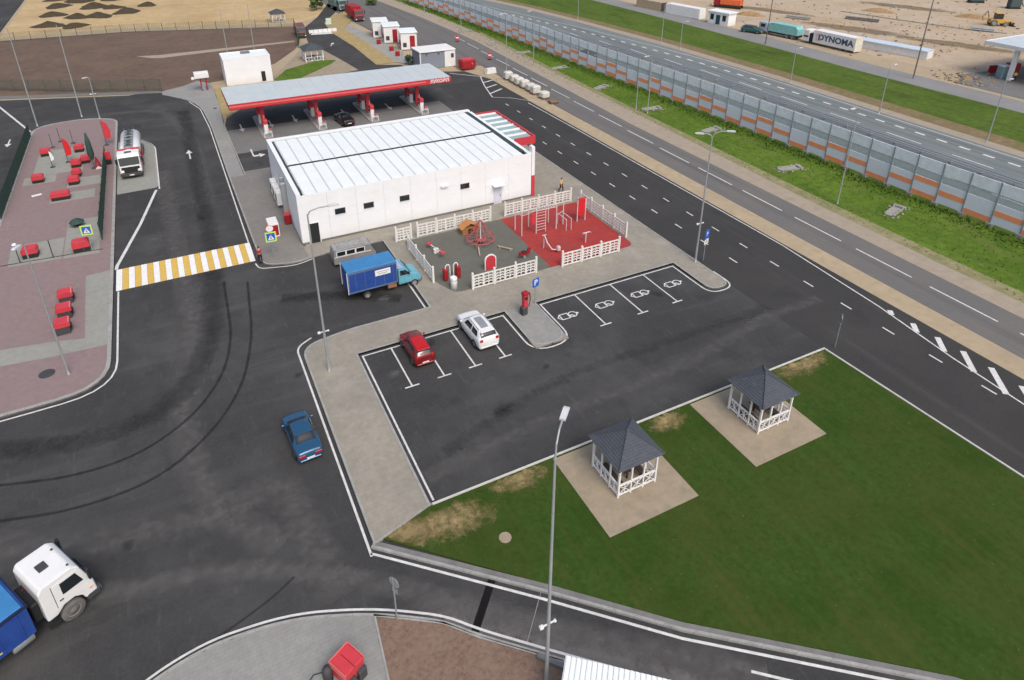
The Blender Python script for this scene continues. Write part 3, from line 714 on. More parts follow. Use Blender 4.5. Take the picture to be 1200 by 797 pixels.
obj('parapet', MB().box(bw-.43, bw+.04, -.04, bd-.6, BH-.1, BH+.06), WHITE, b)
obj('parapet', MB().box(.402, bw-.44, -.042, .034, BH-.1, BH+.075), WHITE, b)
def win(x, z, w=.95, h=.5):
    f = MB(); t = .06; y0, y1 = -.075, -.02
    f.box(x-w/2-t, x+w/2+t, y0, y1, z-t, z); f.box(x-w/2-t, x+w/2+t, y0, y1, z+h, z+h+t)
    f.box(x-w/2-t, x-w/2, y0, y1, z, z+h); f.box(x+w/2, x+w/2+t, y0, y1, z, z+h)
    wo = obj('window', f, CHAR, b)
    obj('sill', MB().box(x-w/2-.1, x+w/2+.1, -.11, -.036, z-t-.04, z-t-.002), WPAINT, wo)
    obj('pane', MB().box(x-w/2, x+w/2, -.052, -.038, z, z+h), GLASS, wo)
for wx, wy in ((401, 251), (435, 244.5), (477, 235.5), (548.5, 221.5)):
    X, Y = at(wx, wy, 3.1)
    win(X-BX0, 2.85)
# doors
d = obj('door', MB().box(.75, 1.75, -.055, -.02, .12, 2.35), BLACK, b); obj('door_frame', MB().box(.66, .75, -.08, -.02, .12, 2.44).box(1.75, 1.84, -.08, -.02, .12, 2.44).box(.75, 1.75, -.08, -.02, 2.35, 2.44), WHITE, d)
d = obj('door', MB().box(21.3, 22.3, -.06, -.02, .12, 2.3), mat('pale_door', (.58, .58, .66), .5), b)
obj('door_canopy', MB().box(21.1, 22.5, -.75, -.04, 2.5, 2.58), WPAINT, d); obj('handle', MB().box(22.1, 22.15, -.1, -.06, 1.0, 1.2), CHAR, d)
for px_, py_ in ((1.0, 0),): pass
obj('wall_unit', MB().box(15.0, 15.8, -.3, -.04, 3.5, 3.75, b=.03), WPAINT, b)
# west wall equipment
obj('roof_ladder', MB().box(-.35, -.31, 8.0, 8.05, .2, 5.3).box(-.35, -.31, 8.5, 8.55, .2, 5.3), STEEL, b)
for k in range(3):
    o = obj('cooling_unit', MB().box(-.75, -.1, 9.6+k*1.7, 10.8+k*1.7, .5, 2.1, b=.04), WPAINT, b)
    obj('fan_grille', MB().lathe([(.0, 0), (.42, 0), (.42, .03), (0, .03)], 16, CHAR, M=Matrix.Translation((-.75, 10.2+k*1.7, 1.35)) @ Matrix.Rotation(R(-90), 4, 'Y')), None, o)
obj('duct', MB().box(-.6, -.06, 6.0, 6.5, .3, 4.6, b=.03).box(-.5, -.06, 7.0, 7.3, 1.5, 4.9, b=.03), STEEL, b)
# east front: glazed facade and portal canopy
fac = MB()
for k in range(8): fac.box(bw-.02, bw+.03, 1.2+k*2.05, 1.25+k*2.05+1.9, .4, 3.4)
obj('shop_glazing', fac, GLASS, b)
obj('corner_pylon', MB().box(bw+.02, bw+.42, -.1, .55, 2.75, 6.25, b=.02), WHITE, b)
obj('pylon_base', MB().box(bw+.02, bw+.43, -.11, .56, -.1, 2.74, b=.02), RED2, b)
ec = obj('entrance_canopy', MB().box(bw+.05, bw+2.95, 4.9, 15.6, 4.95, 5.25), WPAINT, b)
fr = MB().box(bw+2.95, bw+3.15, 4.8, 15.75, 4.55, 5.55).box(bw+.05, bw+2.945, 15.6, 15.75, 4.55, 5.55).box(bw+.3, bw+2.945, 4.8, 4.9, 4.55, 5.55)
obj('red_fascia', fr, RED2, ec)
me = share('cp', lambda: MB().box(.15, 2.7, 0, 1.15, 0, .04), mat('teal_glazing', (.28, .42, .42), .2))
for k in range(6): inst('canopy_panel', me, b, (bw+.1, 5.3+k*1.72, 5.255))
me2 = share('cr', lambda: MB().box(.12, 2.8, -.06, .06, 0, .16), WPAINT)
for k in range(7): inst('canopy_rib', me2, b, (bw+.1, 5.05+k*1.72, 5.26))
for y in (5.2, 15.3): obj('canopy_column', MB().box(bw+2.7, bw+2.9, y-.1, y+.1, .1, 4.95), WHITE, b)

def text(name, s, size, mt, parent, loc, rot, ext=.01, bold=0.0, sx=1):
    cu = bpy.data.curves.new(name, 'FONT'); cu.body = s; cu.size = size; cu.extrude = ext; cu.offset = bold; cu.align_x = 'CENTER'; cu.align_y = 'CENTER'
    cu.resolution_u = 3
    to = bpy.data.objects.new(name, cu); C.objects.link(to)
    dg = bpy.context.evaluated_depsgraph_get(); me = bpy.data.meshes.new_from_object(to.evaluated_get(dg))
    bpy.data.objects.remove(to)
    me.materials.clear(); me.materials.append(mt); me.name = name
    o = bpy.data.objects.new(name, me); C.objects.link(o); o.parent = parent; o.location = loc; o.rotation_euler = rot; o.scale = (sx, 1, 1)
    return o

# ---------------------------------------------------------------- fuel canopy
FX0, FX1, FY0, FY1, FZ = 6.55, 39.6, 99.0, 108.6, 4.9
f = thing('fuel_canopy', 'long red-edged fuel station canopy with a pale blue roof behind the white building', 'canopy', (FX0, FY0))
fw, fd = FX1-FX0, FY1-FY0
n = 18; me = share('fc', lambda: MB().box(.015, fw/n-.015, .13, fd-.05, 0, .05).box(-.014, .014, .13, fd-.05, 0, .07), BLUEROOF)
for i in range(n): inst('roof_panel', me, f, (i*fw/n, 0, FZ+.18))
obj('roof_slab', MB().box(.1, fw-.1, .1, fd-.1, FZ-.45, FZ+.17), mat('canopy_soffit', (.55, .55, .55), .6), f)
for nm, bx in (('fascia', (0, fw, -.0, .1)), ('fascia', (0, fw, fd-.1, fd)), ('fascia', (0, .1, .101, fd-.101)), ('fascia', (fw-.1, fw, .101, fd-.101))):
    fo = obj(nm, MB().box(*bx, FZ-.6, FZ+.16), RED2, f)
    x0, x1, y0, y1 = bx
    if fw == x1-x0 and y0 <= 0:
        obj('stripe', MB().box(x0+.01, x1-4.2, -.03, -.002, FZ-.22, FZ-.03), PINKRED, fo)
        obj('ledge', MB().box(x0+.01, x1-.01, -.06, -.002, FZ-.6, FZ-.5), DRED, fo)
obj('coping', MB().box(.0, fw, -.02, .12, FZ+.162, FZ+.22), RED2, f)
text('lettering', 'ЛУКОЙЛ', .74, WPAINT, f, (fw-1.9, -.035, FZ-.2), (R(90), 0, 0), .02, .02)
COLX = [at(x, y)[0] for x, y in ((312, 150), (375, 142), (435, 132), (492, 122))]
COLX = [11.0, 18.7, 26.6, 34.6]
for X in COLX:
    for yy in (2.2, 7.4):
        co = obj('column', MB().box(X-FX0-.28, X-FX0+.28, yy-.22, yy+.22, 0, FZ-.451, b=.03), RED2, f)
        obj('column_base', MB().box(X-FX0-.36, X-FX0+.36, yy-.3, yy+.3, 0, .5, b=.02), STEEL, co)
def dispenser(name):
    t = thing(name, '', 'fuel pump')
    obj('cabinet', MB().box(-.55, .55, -.28, .28, .1, 1.55, b=.04), WPAINT, t)
    obj('head_panel', MB().box(-.6, .6, -.3, .3, 1.56, 2.15, b=.04), RED2, t)
    s = obj('display', MB().box(-.4, .4, -.31, -.285, 1.15, 1.45).box(-.4, .4, .285, .31, 1.15, 1.45), GLASS, t)
    for k, x in enumerate((-.42, -.15, .15, .42)):
        h = obj('hose', MB().path([(x, -.3, 1.3), (x, -.42, .8), (x+.04, -.36, .4), (x+.08, -.3, 1.1)], .025, 5), BLACK, t)
        obj('nozzle', MB().box(x+.04, x+.12, -.4, -.3, 1.0, 1.25), DRED if k % 2 else CHAR, h)
    obj('hose_mast', MB().box(.56, .64, -.06, .06, .1, 2.6), STEEL, t)
    return t
dp = None; ordn = ['leftmost', 'second', 'third', 'rightmost']
for i, X in enumerate(COLX):
    isl_ = MB().prism(smooth(rect(X-.75, X+.75, 97.4, 108.6), .7, True), 0, .16, CONC)
    o = obj('pump_island', isl_); tag(o, 'raised concrete pump island under the canopy, %s of four' % (ordn[i] if i in (0, 3) else ordn[i]+' from left'), 'pump island', 'pump islands under the canopy')
    for j, y in enumerate((99.6, 104.6)):
        lab = 'white and red fuel pump on the %s pump island, at its %s end' % (ordn[i]+('' if i in (0, 3) else ' from left'), ('near', 'far')[j])
        if dp is None: dp = dispenser('fuel_dispenser'); dp['group'] = 'fuel pumps under the canopy'; dp.location = (X, y, .06); dp['label'] = lab; dp.rotation_euler = (0, 0, R(90))
        else: dup(dp, (X, y, .06), R(90), lab)
    # bollard hoops
    hb = MB().path([(X-.5, 97.75, .1), (X-.5, 97.75, .85), (X+.5, 97.75, .85), (X+.5, 97.75, .1)], .06, 8)
    tag(obj('guard_hoop', hb, WPAINT), 'white steel guard hoop at the near end of the %s pump island' % (ordn[i]+('' if i in (0, 3) else ' from left')), 'guard rail', 'guard hoops at the pump islands')
    bn = thing('waste_bin', 'small grey waste bin beside the column of the %s pump island' % (ordn[i]+('' if i in (0, 3) else ' from left')), 'bin', (X+.45, 98.5, .16), 0, 'bins at the pump islands')
    obj('bin_body', MB().box(-.2, .2, -.2, .2, 0, .8, b=.03), STEEL, bn); obj('bin_lid', MB().box(-.22, .22, -.22, .22, .8, .92, b=.02), RED2, bn)

# ---------------------------------------------------------------- small white equipment building
s = thing('equipment_building', 'small windowless white cube building behind the left end of the canopy', 'building', (8.9, 128.6))
sw, sdp, sh = 7.9, 5.2, 4.55
obj('wall', MB().box(0, sw, 0, sdp, -.1, sh-.1), WHITE, s)
me = share('eqp', lambda: MB().box(.01, sw/4-.01, -.03, .002, .01, sh/4-.05), WHITE)
for i in range(4):
    for k in range(4): inst('wall_panel', me, s, (i*sw/4, 0, k*(sh)/4+.03))
obj('parapet', MB().box(-.05, sw+.05, -.05, .2, sh-.1, sh+.15).box(-.05, sw+.05, sdp-.2, sdp+.05, sh-.1, sh+.15).box(-.052, .2, .2, sdp-.2, sh-.1, sh+.148).box(sw-.2, sw+.052, .2, sdp-.2, sh-.1, sh+.148), WHITE, s)
obj('roof', MB().box(.2, sw-.2, .2, sdp-.2, sh-.1, sh+.02), WHITER, s)
obj('roof_hatch', MB().box(3.4, 5.0, 3.3, 4.3, sh+.02, sh+.3, b=.03), CONCD, s)
obj('louvre_door', MB().box(6.0, 6.7, -.06, -.03, .1, 1.9), BLACK, s)

# kiosk with white cap on red legs
k = thing('price_pylon', 'white box sign on red posts standing on the grey pavement left of the canopy', 'sign', (5.0, 126.9))
obj('sign_box', MB().box(-1.2, 1.1, -.5, .9, 2.35, 3.3, b=.05), WPAINT, k); obj('side_lamp', MB().box(-1.7, -1.21, -.3, .4, 2.2, 2.55, b=.04), WPAINT, k)
for x in (-.3, .55): obj('post', MB().box(x-.1, x+.1, -.1, .1, .1, 2.35), DRED, k)
obj('cabinet', MB().box(-.25, .3, -.2, .2, .1, 1.1, b=.03), CONTBLUE, k)

# ---------------------------------------------------------------- gazebos
def gazebo(label, far=False, loc=(0, 0), group='gazebos with grey roofs', half=1.37, rz=0):
    g = thing('gazebo', label, 'gazebo', (*loc, .135 if not far else .05), rz, group)
    a = half; e = a+.31; zt = 2.42; za = 3.62
    for sx in (-1, 1):
        for sy in (-1, 1): obj('post', MB().box(sx*a-.06, sx*a+.06, sy*a-.06, sy*a+.06, 0, 2.35), WPAINT, g)
    for q in range(4):
        M = Matrix.Rotation(q*math.pi/2, 4, 'Z')
        for x in (-a/3, a/3):
            if q == 2 and True: continue
            obj('post', MB().box(x-.045, x+.045, -a-.045, -a+.045, 0, 2.35, M=M), WPAINT, g)
        if q != 2:
            r = MB(); r.box(-a, a, -a-.055, -a+.055, .90, .98, M=M); r.box(-a, a, -a-.04, -a+.04, .14, .21, M=M)
            obj('railing', r, WPAINT, g)
            lat = MB()
            for c in range(3):
                xa, xb = -a+c*2*a/3+.06, -a+(c+1)*2*a/3-.06; xm = (xa+xb)/2
                for p, t in (((xa, .22), (xb, .88)), ((xa, .88), (xb, .22))): lat.tube(M @ Vector((p[0], -a, p[1])), M @ Vector((t[0], -a, t[1])), .028, n=4)
                lat.box(xm-.022, xm+.022, -a-.03, -a+.03, .2, .9, M=M)
            obj('lattice', lat, WPAINT, g)
        obj('eave_beam', MB().box(-a-.06, a+.06, -a-.056, -a+.054, 2.2+.003*q, 2.34+.003*q, M=M), WPAINT, g)
        br = MB()
        for sx in (-1, 1):
            for p0, p1 in (((sx*a, 1.85), (sx*(a-.35), 2.22)), ((sx*a/3, 1.9), (sx*(a/3-.25), 2.22)), ((sx*a/3, 1.9), (sx*(a/3+.25), 2.22))):
                br.tube(M @ Vector((p0[0], -a, p0[1])), M @ Vector((p1[0], -a, p1[1])), .025, n=4)
        obj('corner_brace', br, WPAINT, g)
    # roof: four slopes of overlapping shingle courses
    ns = 12; rf = MB()
    for i in range(ns):
        t0, t1 = i/ns, (i+1)/ns; r0_, r1_ = e*(1-t0), max(.02, e*(1-t1)); z0 = zt+(za-zt)*t0+.03; z1 = zt+(za-zt)*t1
        vs = [(sx*r0_, sy*r0_, z0) for sx, sy in ((-1, -1), (1, -1), (1, 1), (-1, 1))]+[(sx*r1_, sy*r1_, z1) for sx, sy in ((-1, -1), (1, -1), (1, 1), (-1, 1))]+[(sx*r0_, sy*r0_, z0-.03) for sx, sy in ((-1, -1), (1, -1), (1, 1), (-1, 1))]
        fs = [(j, (j+1) % 4, 4+(j+1) % 4, 4+j) for j in range(4)]+[(8+j, 8+(j+1) % 4, (j+1) % 4, j) for j in range(4)]
        rf.add(vs, fs, SLATE)
    rf.box(-e+.02, e-.02, -e+.02, e-.02, zt-.035, zt-.01, WOOD)
    ro = obj('roof', rf, None, g)
    hp = MB()
    for sx, sy in ((-1, -1), (1, -1), (1, 1), (-1, 1)): hp.tube((sx*e, sy*e, zt+.05), (0, 0, za+.04), .035, n=5)
    obj('hip_cap', hp, SLATE, ro)
    obj('finial', MB().lathe([(.10, 0), (.10, .06), (.04, .1), (0, .11)], 8, SLATE, c=(0, 0, za-.02)), None, ro)
    obj('table', MB().box(-.35, .35, -.6, .6, .70, .75).box(-.05, .05, -.45, -.35, 0, .7).box(-.05, .05, .35, .45, 0, .7), mat('dark_wood', (.05, .035, .025), .8), g)
    for sx in (-1, 1): obj('bench', MB().box(sx*.85-.18, sx*.85+.18, -.9, .9, .42, .47).box(sx*.85-.04, sx*.85+.04, -.7, -.6, 0, .42).box(sx*.85-.04, sx*.85+.04, .6, .7, 0, .42), MATS['dark_wood'], g)
    return g
g1_ = gazebo('grey-roofed white gazebo on the paved square nearest the tall street lamp', loc=(20.55, 24.85))
gz = dup(g1_, (31.95, 24.95, .135), None, 'grey-roofed white gazebo on the right-hand paved square of the lawn')
gz = dup(g1_, (*at(367, 70), .03), None, 'distant dark-roofed gazebo beside the entrance road', 'gazebos with grey roofs'); gz.scale = (1.25, 1.25, .95)
gz = dup(g1_, (*at(326, 25), .03), None, 'farthest gazebo, behind the fence of the brown field', 'gazebos with grey roofs'); gz.scale = (1.1, 1.1, .85)

# ---------------------------------------------------------------- street lamps
LHEAD = mat('lamp_housing', (.55, .57, .58), .5)
def lamp(label, base, h, arms, br=None, r=.085, mt=POLE, z=.12, group='street lamps', name='street_lamp', lamp_head=True):
    t = thing(name, label, 'street lamp', (*base, z), 0, group)
    obj('pole', MB().tube((0, 0, 0), (0, 0, h), r*1.15, r*.6, 10), mt, t)
    obj('pole_base', MB().lathe([(r*1.7, 0), (r*1.7, .05), (r*1.25, .08), (r*1.2, .5)], 10, mt), None, t)
    for dx, dy, rise in arms:
        L = math.hypot(dx, dy); ux, uy = dx/L, dy/L
        pts = [(0, 0, h-.1), (dx*.12, dy*.12, h+rise*.6), (dx*.5, dy*.5, h+rise), (dx, dy, h+rise*1.05)]
        a = obj('arm', MB().path(pts, r*.5, 7), mt, t)
        M = Matrix.Translation((dx, dy, h+rise*1.05)) @ Matrix.Rotation(math.atan2(uy, ux), 4, 'Z')
        hd_ = obj('lamp_head', MB().side([(-.1, -.04), (.6, -.05), (.65, .02), (.5, .07), (-.1, .05)], -.12, .12, LHEAD, M), None, a) if lamp_head else None
    if br:
        c = obj('bracket', MB().box(-.4, .35, -.03, .03, br-.02, br+.03).box(-.45, -.25, -.08, .08, br-.07, br+.08, b=.02).box(.28, .38, -.07, .07, br-.05, br+.06, b=.02), WPAINT, t)
    return t
la = lamp('tall grey street lamp in the foreground, right of the gravel bed', at(640, 800), 14.1, [(.75, .75, 1.0)], 4.3, r=.085, z=0)
la = lamp('street lamp at the bend of the beige pavement in front of the blue truck', (6.5, 43.0), 13.2, [(1.5, -.1, .35)], 3.6, r=.09)
la = lamp('double-headed street lamp by the blue parking sign', (42.0, 43.2), 12.8, [(1.1, -.7, .6), (-.7, .5, .3)], 4.2, r=.09)
la = lamp('thin street lamp on the pink pavement near the left edge', (-11.0, 51.4), 11.1, [(-.2, -.35, .1)], None, r=.07)
for lab, b_, h_ in (('tall thin mast behind the pink island, leftmost of three', at(44, 148), 14.5), ('tall thin mast behind the pink island, middle of three', at(96, 137), 14.0)):
    lamp(lab, b_, h_, [], r=.09, z=0, name='mast', group='masts behind the pink island')
la = lamp('shorter post with a white camera head behind the pink island, rightmost of three', at(117, 139), 6.4, [(-.3, -.2, .1)], 3.9, r=.08, z=0, group='masts behind the pink island', name='camera_post')
for lab, p_, h_ in (('thin mast rising behind the small white cube building, left one', (10.5, 136.5), 12), ('thin mast rising behind the small white cube building, right one', (15.2, 136.0), 12.5)):
    lamp(lab, p_, h_, [], r=.08, z=0, name='mast', group='masts behind the cube building')
for lab, p_, h_ in (('tall lamp post at the row of white bags on the sand verge', (55.4, 111.0), 11.5), ('lamp post on the grass between the roads, near the row of bags', (64.0, 116.4), 10.5),
                    ('short post on the grass, left of a pair in front of the barrier', (65.8, 85.3), 6.0), ('tall post on the grass, right of a pair in front of the barrier', (66.1, 82.7), 9.0),
                    ('tall lamp post on the grass at the right, in front of the barrier', (65.5, 46.3), 11.3), ('far lamp post on the grass above the roof of the blue-grey container', (63.2, 150.4), 9.5),
                    ('farthest lamp post on the grass strip, near the red truck', (63.6, 176), 9.0)):
    lamp(lab, p_, h_, [(-.9, -.1, .2)] if h_ > 6 else [], r=.07, z=0, group='posts along the road verge')
fl = [(677, 24, 9, 'leftmost'), (775, 50, 8.2, 'second from left'), (797, 57, 5.5, 'third from left'), (926, 97, 6.0, 'fourth from left'), (1030, 133, 7.5, 'fifth from left'), (1156, 167, 8.8, 'rightmost')]
for px, py, h_, w_ in fl:
    lamp('lamp post at the foot of the far grass bank, %s of the six' % w_, at(px, py), h_, [(.9, .0, .2)], r=.08, z=0, group='lamp posts along the far bank')
for px, py, h_, w_ in ((1070, 92, 17, 'tall dark mast beside the end of the long low shed'), (897, 52, 12, 'dark mast beside the turquoise container')):
    lamp(w_, at(px, py), h_, [], r=.12, z=0, name='mast', mt=mat('dark_mast', (.14, .13, .13), .6), group='dark masts in the yard')

# ---------------------------------------------------------------- noise barrier
ny = thing('noise_barrier', 'long grey noise barrier with orange stripes and clear strip along the highway', 'barrier', (75, 60))
bp_ = [(76.2, 8), (75.9, 30), (75.2, 45), (75.0, 60), (74.4, 80), (73.6, 95), (72.7, 112), (72.1, 135), (70.9, 160), (68.8, 185), (65.5, 212), (62.5, 232)]
def along(P, s):
    for a, c in zip(P[:-1], P[1:]):
        a, c = Vector(a), Vector(c); l = (c-a).length
        if s <= l: return a+(c-a)*s/l
        s -= l
    return None
pts = []; s_ = 0
while True:
    q = along(bp_, s_)
    if q is None: break
    pts.append(q); s_ += 3.02
bl_ = 3.02-.15
mes = {}
def bme(key, z0, z1, mt, th=.06):
    return share('nb'+key, lambda: MB().box(0, bl_, -th, th, z0, z1), mt)
ML = bme('low', .30, 2.62, BARGREY); MC = bme('clear', 2.64, 3.62, CLEAR, .02); MU = bme('up', 3.65, 4.95, FROST, .05)
MO = {k: share('nbo%s' % k, lambda z=z: MB().box(.002, bl_-.002, -.085, .085, z, z+.60), ORANGE) for k, z in (('m', 1.25), ('b', .31), ('t', 2.01))}
MP = share('nbp', lambda: MB().box(-.08, .08, -.13, .13, 0, 5.0).box(-.35, .35, -.35, .35, -.2, .28, mt=None), STEEL)
MPB = share('nbpb', lambda: MB().box(-.32, .32, -.32, .32, -.2, .30), CONC)
patt = ['m', 'tb', 'm', 'b']
O0 = Vector((75, 60))
MP2 = share('nbp2', lambda: MB().box(-.075, .075, -.14, .14, .2, 5.02), POSTD)
for i in range(len(pts)-1):
    a, c = pts[i], pts[i+1]; ang = math.atan2(c.y-a.y, c.x-a.x); u = (c-a).normalized(); st = a+u*.08-O0
    po = inst('post', MP2, ny, (a.x-O0.x, a.y-O0.y, 0), ang); inst('footing', MPB, po, (0, 0, 0))
    lo = inst('lower_panel', ML, ny, (st.x, st.y, 0), ang)
    for ch in patt[(i+2) % 4]: inst('orange_stripe', MO[ch], lo, (0, 0, 0))
    inst('clear_panel', MC, ny, (st.x, st.y, 0), ang); inst('upper_panel', MU, ny, (st.x, st.y, 0), ang)
gr_ = thing('median_guardrail', 'grey double guardrail along the middle of the main highway', 'guardrail', (0, 0))
for off in (-10.4, -11.2):
    g_ = MB()
    P_ = [(hx(y, off), y) for y in range(200, -60, -8)]
    for a, c in zip(P_[:-1], P_[1:]): g_.tube((*a, .68), (*c, .68), .07, n=5)
    obj('rail', g_, CONTBLUE, gr_)
g_ = MB()
for y in range(200, -60, -4): x = hx(y, -10.8); g_.box(x-.40, x+.40, y-.03, y+.03, .3, .55); g_.box(x-.04, x+.04, y-.04, y+.04, 0, .3)
obj('rail_posts', g_, STEEL, gr_, kind='stuff')
gr2 = thing('edge_guardrail', 'grey guardrail directly behind the noise barrier', 'guardrail', (0, 0))
g_ = MB()
for a, c in zip(pts[:-1], pts[1:]): g_.tube((a.x+1.6, a.y, .68), (c.x+1.6, c.y, .68), .1, n=5); g_.box(a.x+1.6, a.x+1.7, a.y-.05, a.y+.05, 0, .7)
obj('rail', g_, STEEL, gr2)
# ---------------------------------------------------------------- vehicles
WM = {}
def wheel(parent, x, y, r, w, side, dirty=False):
    RUBBER_ = DUSTY if r > .45 else RUBBER; CHROME_ = DUSTRIM if r > .45 else CHROME
    """wheel centred at x,y; side = +1 outer face towards +y"""
    key = (r, w)
    if key not in WM:
        T = Matrix.Rotation(R(90), 4, 'X')
        ty = MB().lathe([(r*.62, -w/2), (r*.93, -w/2), (r, -w*.36), (r, w*.36), (r*.93, w/2), (r*.62, w/2)], 20, RUBBER_, M=T)
        rm = MB().lathe([(0, -w*.30), (r*.16, -w*.30), (r*.2, -w*.2), (r*.5, -w*.22), (r*.62, -w*.44), (r*.64, -w*.2), (r*.62, w*.4)], 14, CHROME_, M=T)
        for k_ in range(5 if r < .45 else 0):
            t_ = k_*2*math.pi/5; rm.box(r*.12, r*.6, -.02-r*.05, .02+r*.05, w*.24, w*.33, CHROME_, M=T @ Matrix.Scale(-1, 4, (0, 0, 1)) @ Matrix.Rotation(t_, 4, 'Z'))
        a = obj('tyre', ty); c = obj('rim', rm); WM[key] = (a.data, c.data); bpy.data.objects.remove(a); bpy.data.objects.remove(c)
    me1, me2 = WM[key]
    h = inst('wheel', me1, parent, (x, y, r), 0 if side > 0 else math.pi)
    inst('rim', me2, h, (0, 0, 0))
    return h
class Body:
    """car body surface: half section interpolated along x"""
    def __init__(s, keys, zs=.24): s.k = keys; s.zs = zs
    def sec(s, x):
        K = s.k
        if x <= K[0][0]: v = K[0][1:]
        elif x >= K[-1][0]: v = K[-1][1:]
        else:
            for a, b_ in zip(K[:-1], K[1:]):
                if a[0] <= x <= b_[0]:
                    t = (x-a[0])/(b_[0]-a[0]); t = t*t*(3-2*t)*.35+t*.65
                    v = [p+(q-p)*t for p, q in zip(a[1:], b_[1:])]; break
        wb, zb, wr, zr = v
        zs = s.zs
        return [(wb*.93, zs), (wb*.99, zs+.12), (wb*1.0, zs+(zb-zs)*.55), (wb*.985, zb-.05), (wb*.95, zb), (wb*.95+(wr-wb*.95)*.5, zb+(zr-zb)*.52), (wr*1.02, zr-.07 if zr-zb > .2 else zb+(zr-zb)*.7), (wr*.9, zr-.015), (wr*.45, zr+.012), (0, zr+.02)]
    def pt(s, x, v, sy=1):
        S = s.sec(x); i = min(int(v), 8); t = v-i
        return Vector((x, sy*(S[i][0]+(S[i+1][0]-S[i][0])*t), S[i][1]+(S[i+1][1]-S[i][1])*t))
    def mesh(s, n=34):
        x0, x1 = s.k[0][0], s.k[-1][0]; mb = MB(); xs = sorted(set([x0+(x1-x0)*i/n for i in range(n+1)]+[k_[0] for k_ in s.k]))
        vs = []; m_ = 19
        for x in xs:
            S = s.sec(x); ring = [(x, -w, z) for w, z in S]+[(x, w, z) for w, z in S[-2::-1]]; vs += ring
        fs = []
        for i in range(len(xs)-1):
            for j in range(m_-1): a = i*m_+j; fs.append((a, a+m_, a+m_+1, a+1))
            fs.append((i*m_+m_-1, (i+1)*m_+m_-1, (i+1)*m_, i*m_))
        fs.append(tuple(range(m_))); fs.append(tuple(reversed([(len(xs)-1)*m_+j for j in range(m_)])))
        mb.add(vs, fs, None, True); return mb
    def patch(s, xa, xb, va, vb, sy=None, off=.012, n=6, slant=0, m_=4):
        """glass patch between stations and section positions; sy None = across the roof line (both sides)"""
        mb = MB(); vs = []
        vals = [va+(vb-va)*j/m_ for j in range(m_+1)]
        if sy is None: cols = [(v, -1) for v in vals]+[(v, 1) for v in reversed(vals[:-1] if vb >= 9 else vals)]
        else: cols = [(v, sy) for v in vals]
        for i in range(n+1):
            for (v, q) in cols:
                u = (v-va)/(vb-va) if sy is not None else 0
                x = xa+(xb-xa)*i/n
                if sy is not None: x += slant*u*(1-2*i/n) if isinstance(slant, (int, float)) else (slant[0]*(1-i/n)+slant[1]*i/n)*u
                p = s.pt(x, v, q); e = .03
                dx = s.pt(x+e, v, q)-s.pt(x-e, v, q); vv = min(8.9, max(.1, v)); dv = s.pt(x, vv+.1, q)-s.pt(x, vv-.1, q)
                nn = dx.cross(dv)
                if nn.length > 1e-9: nn.normalize()
                if nn.dot(Vector((0, q*1.0, .6))) < 0: nn = -nn
                vs.append(p+nn*off)
        m2 = len(cols); fs = []
        for i in range(n):
            for j in range(m2-1): a = i*m2+j; fs.append((a, a+1, a+m2+1, a+m2))
        mb.add(vs, fs, None, True); return mb
def car(name, label, cat, loc, rz, keys, paint, wr, rear_glass, wind, sides, wx, ww=.21, group=None, roofmt=None, zs=.24, tails=None, extra=None):
    t = thing(name, label, cat, loc, rz, group)
    B = Body(keys, zs); hw = max(k_[1] for k_ in keys); x0, x1 = keys[0][0], keys[-1][0]
    bo = obj('body', B.mesh(), paint, t)
    obj('underbody', MB().box(x0+.12, x1-.12, -hw*.86, hw*.86, .16, zs+.06, b=.03), BLACK, t)
    if roofmt:
        obj('roof_panel', B.patch(roofmt[1], roofmt[2], 7.1, 9, None, .006), roofmt[0], t)
    obj('rear_window', B.patch(rear_glass[0], rear_glass[1], 6.3, 9, None), GLASS, t)
    obj('windscreen', B.patch(wind[0], wind[1], 6.3, 9, None), GLASS, t)
    for sy in (-1, 1):
        for (xa, xb, sl_) in sides: obj('side_window', B.patch(xa, xb, 4.25, 5.85, sy, .012, 4, sl_), GLASS, t)
        for x in wx:
            y = hw*sy
            obj('wheel_arch', MB().lathe([(0, 0), (wr+.07, 0), (wr+.07, .012), (0, .012)], 18, BLACK, M=Matrix.Translation((x, sy*(hw*.965), wr+.01)) @ Matrix.Rotation(R(90), 4, 'X'), smooth=False), None, t)
            wheel(t, x, sy*(hw-.075), wr, ww, sy)
        zr_ = B.sec(x0+.02)[4][1]; zf = B.sec(x1-.02)[4][1]
        ta = tails or (.42, .68, -.26, -.10)
        obj('tail_light', MB().box(x0-.02, x0+.10, min(sy*ta[0]*1, sy*ta[1]), max(sy*ta[0], sy*ta[1]), zr_+ta[2], zr_+ta[3], b=.015), TAIL, t)
        obj('headlight', MB().box(x1-.10, x1+.02, min(sy*.42, sy*.68), max(sy*.42, sy*.68), zf-.2, zf-.07, b=.015), LAMP, t)
        obj('mirror', MB().box(wind[0]+.35, wind[0]+.48, min(sy*(hw+.0), sy*(hw+.17)), max(sy*(hw+.0), sy*(hw+.17)), B.sec(.5)[4][1]+.0, B.sec(.5)[4][1]+.13, b=.02), paint, t)
    obj('rear_bumper', MB().box(x0-.035, x0+.2, -hw*.84, hw*.84, zs+.0, zs+.2, b=.07), paint, t)
    obj('front_bumper', MB().box(x1-.2, x1+.03, -hw*.82, hw*.82, zs+.0, zs+.2, b=.07), paint, t)
    obj('number_plate', MB().box(x0-.055, x0-.04, -.26, .26, zs+.22, zs+.33), WPAINT, t)
    return t, B
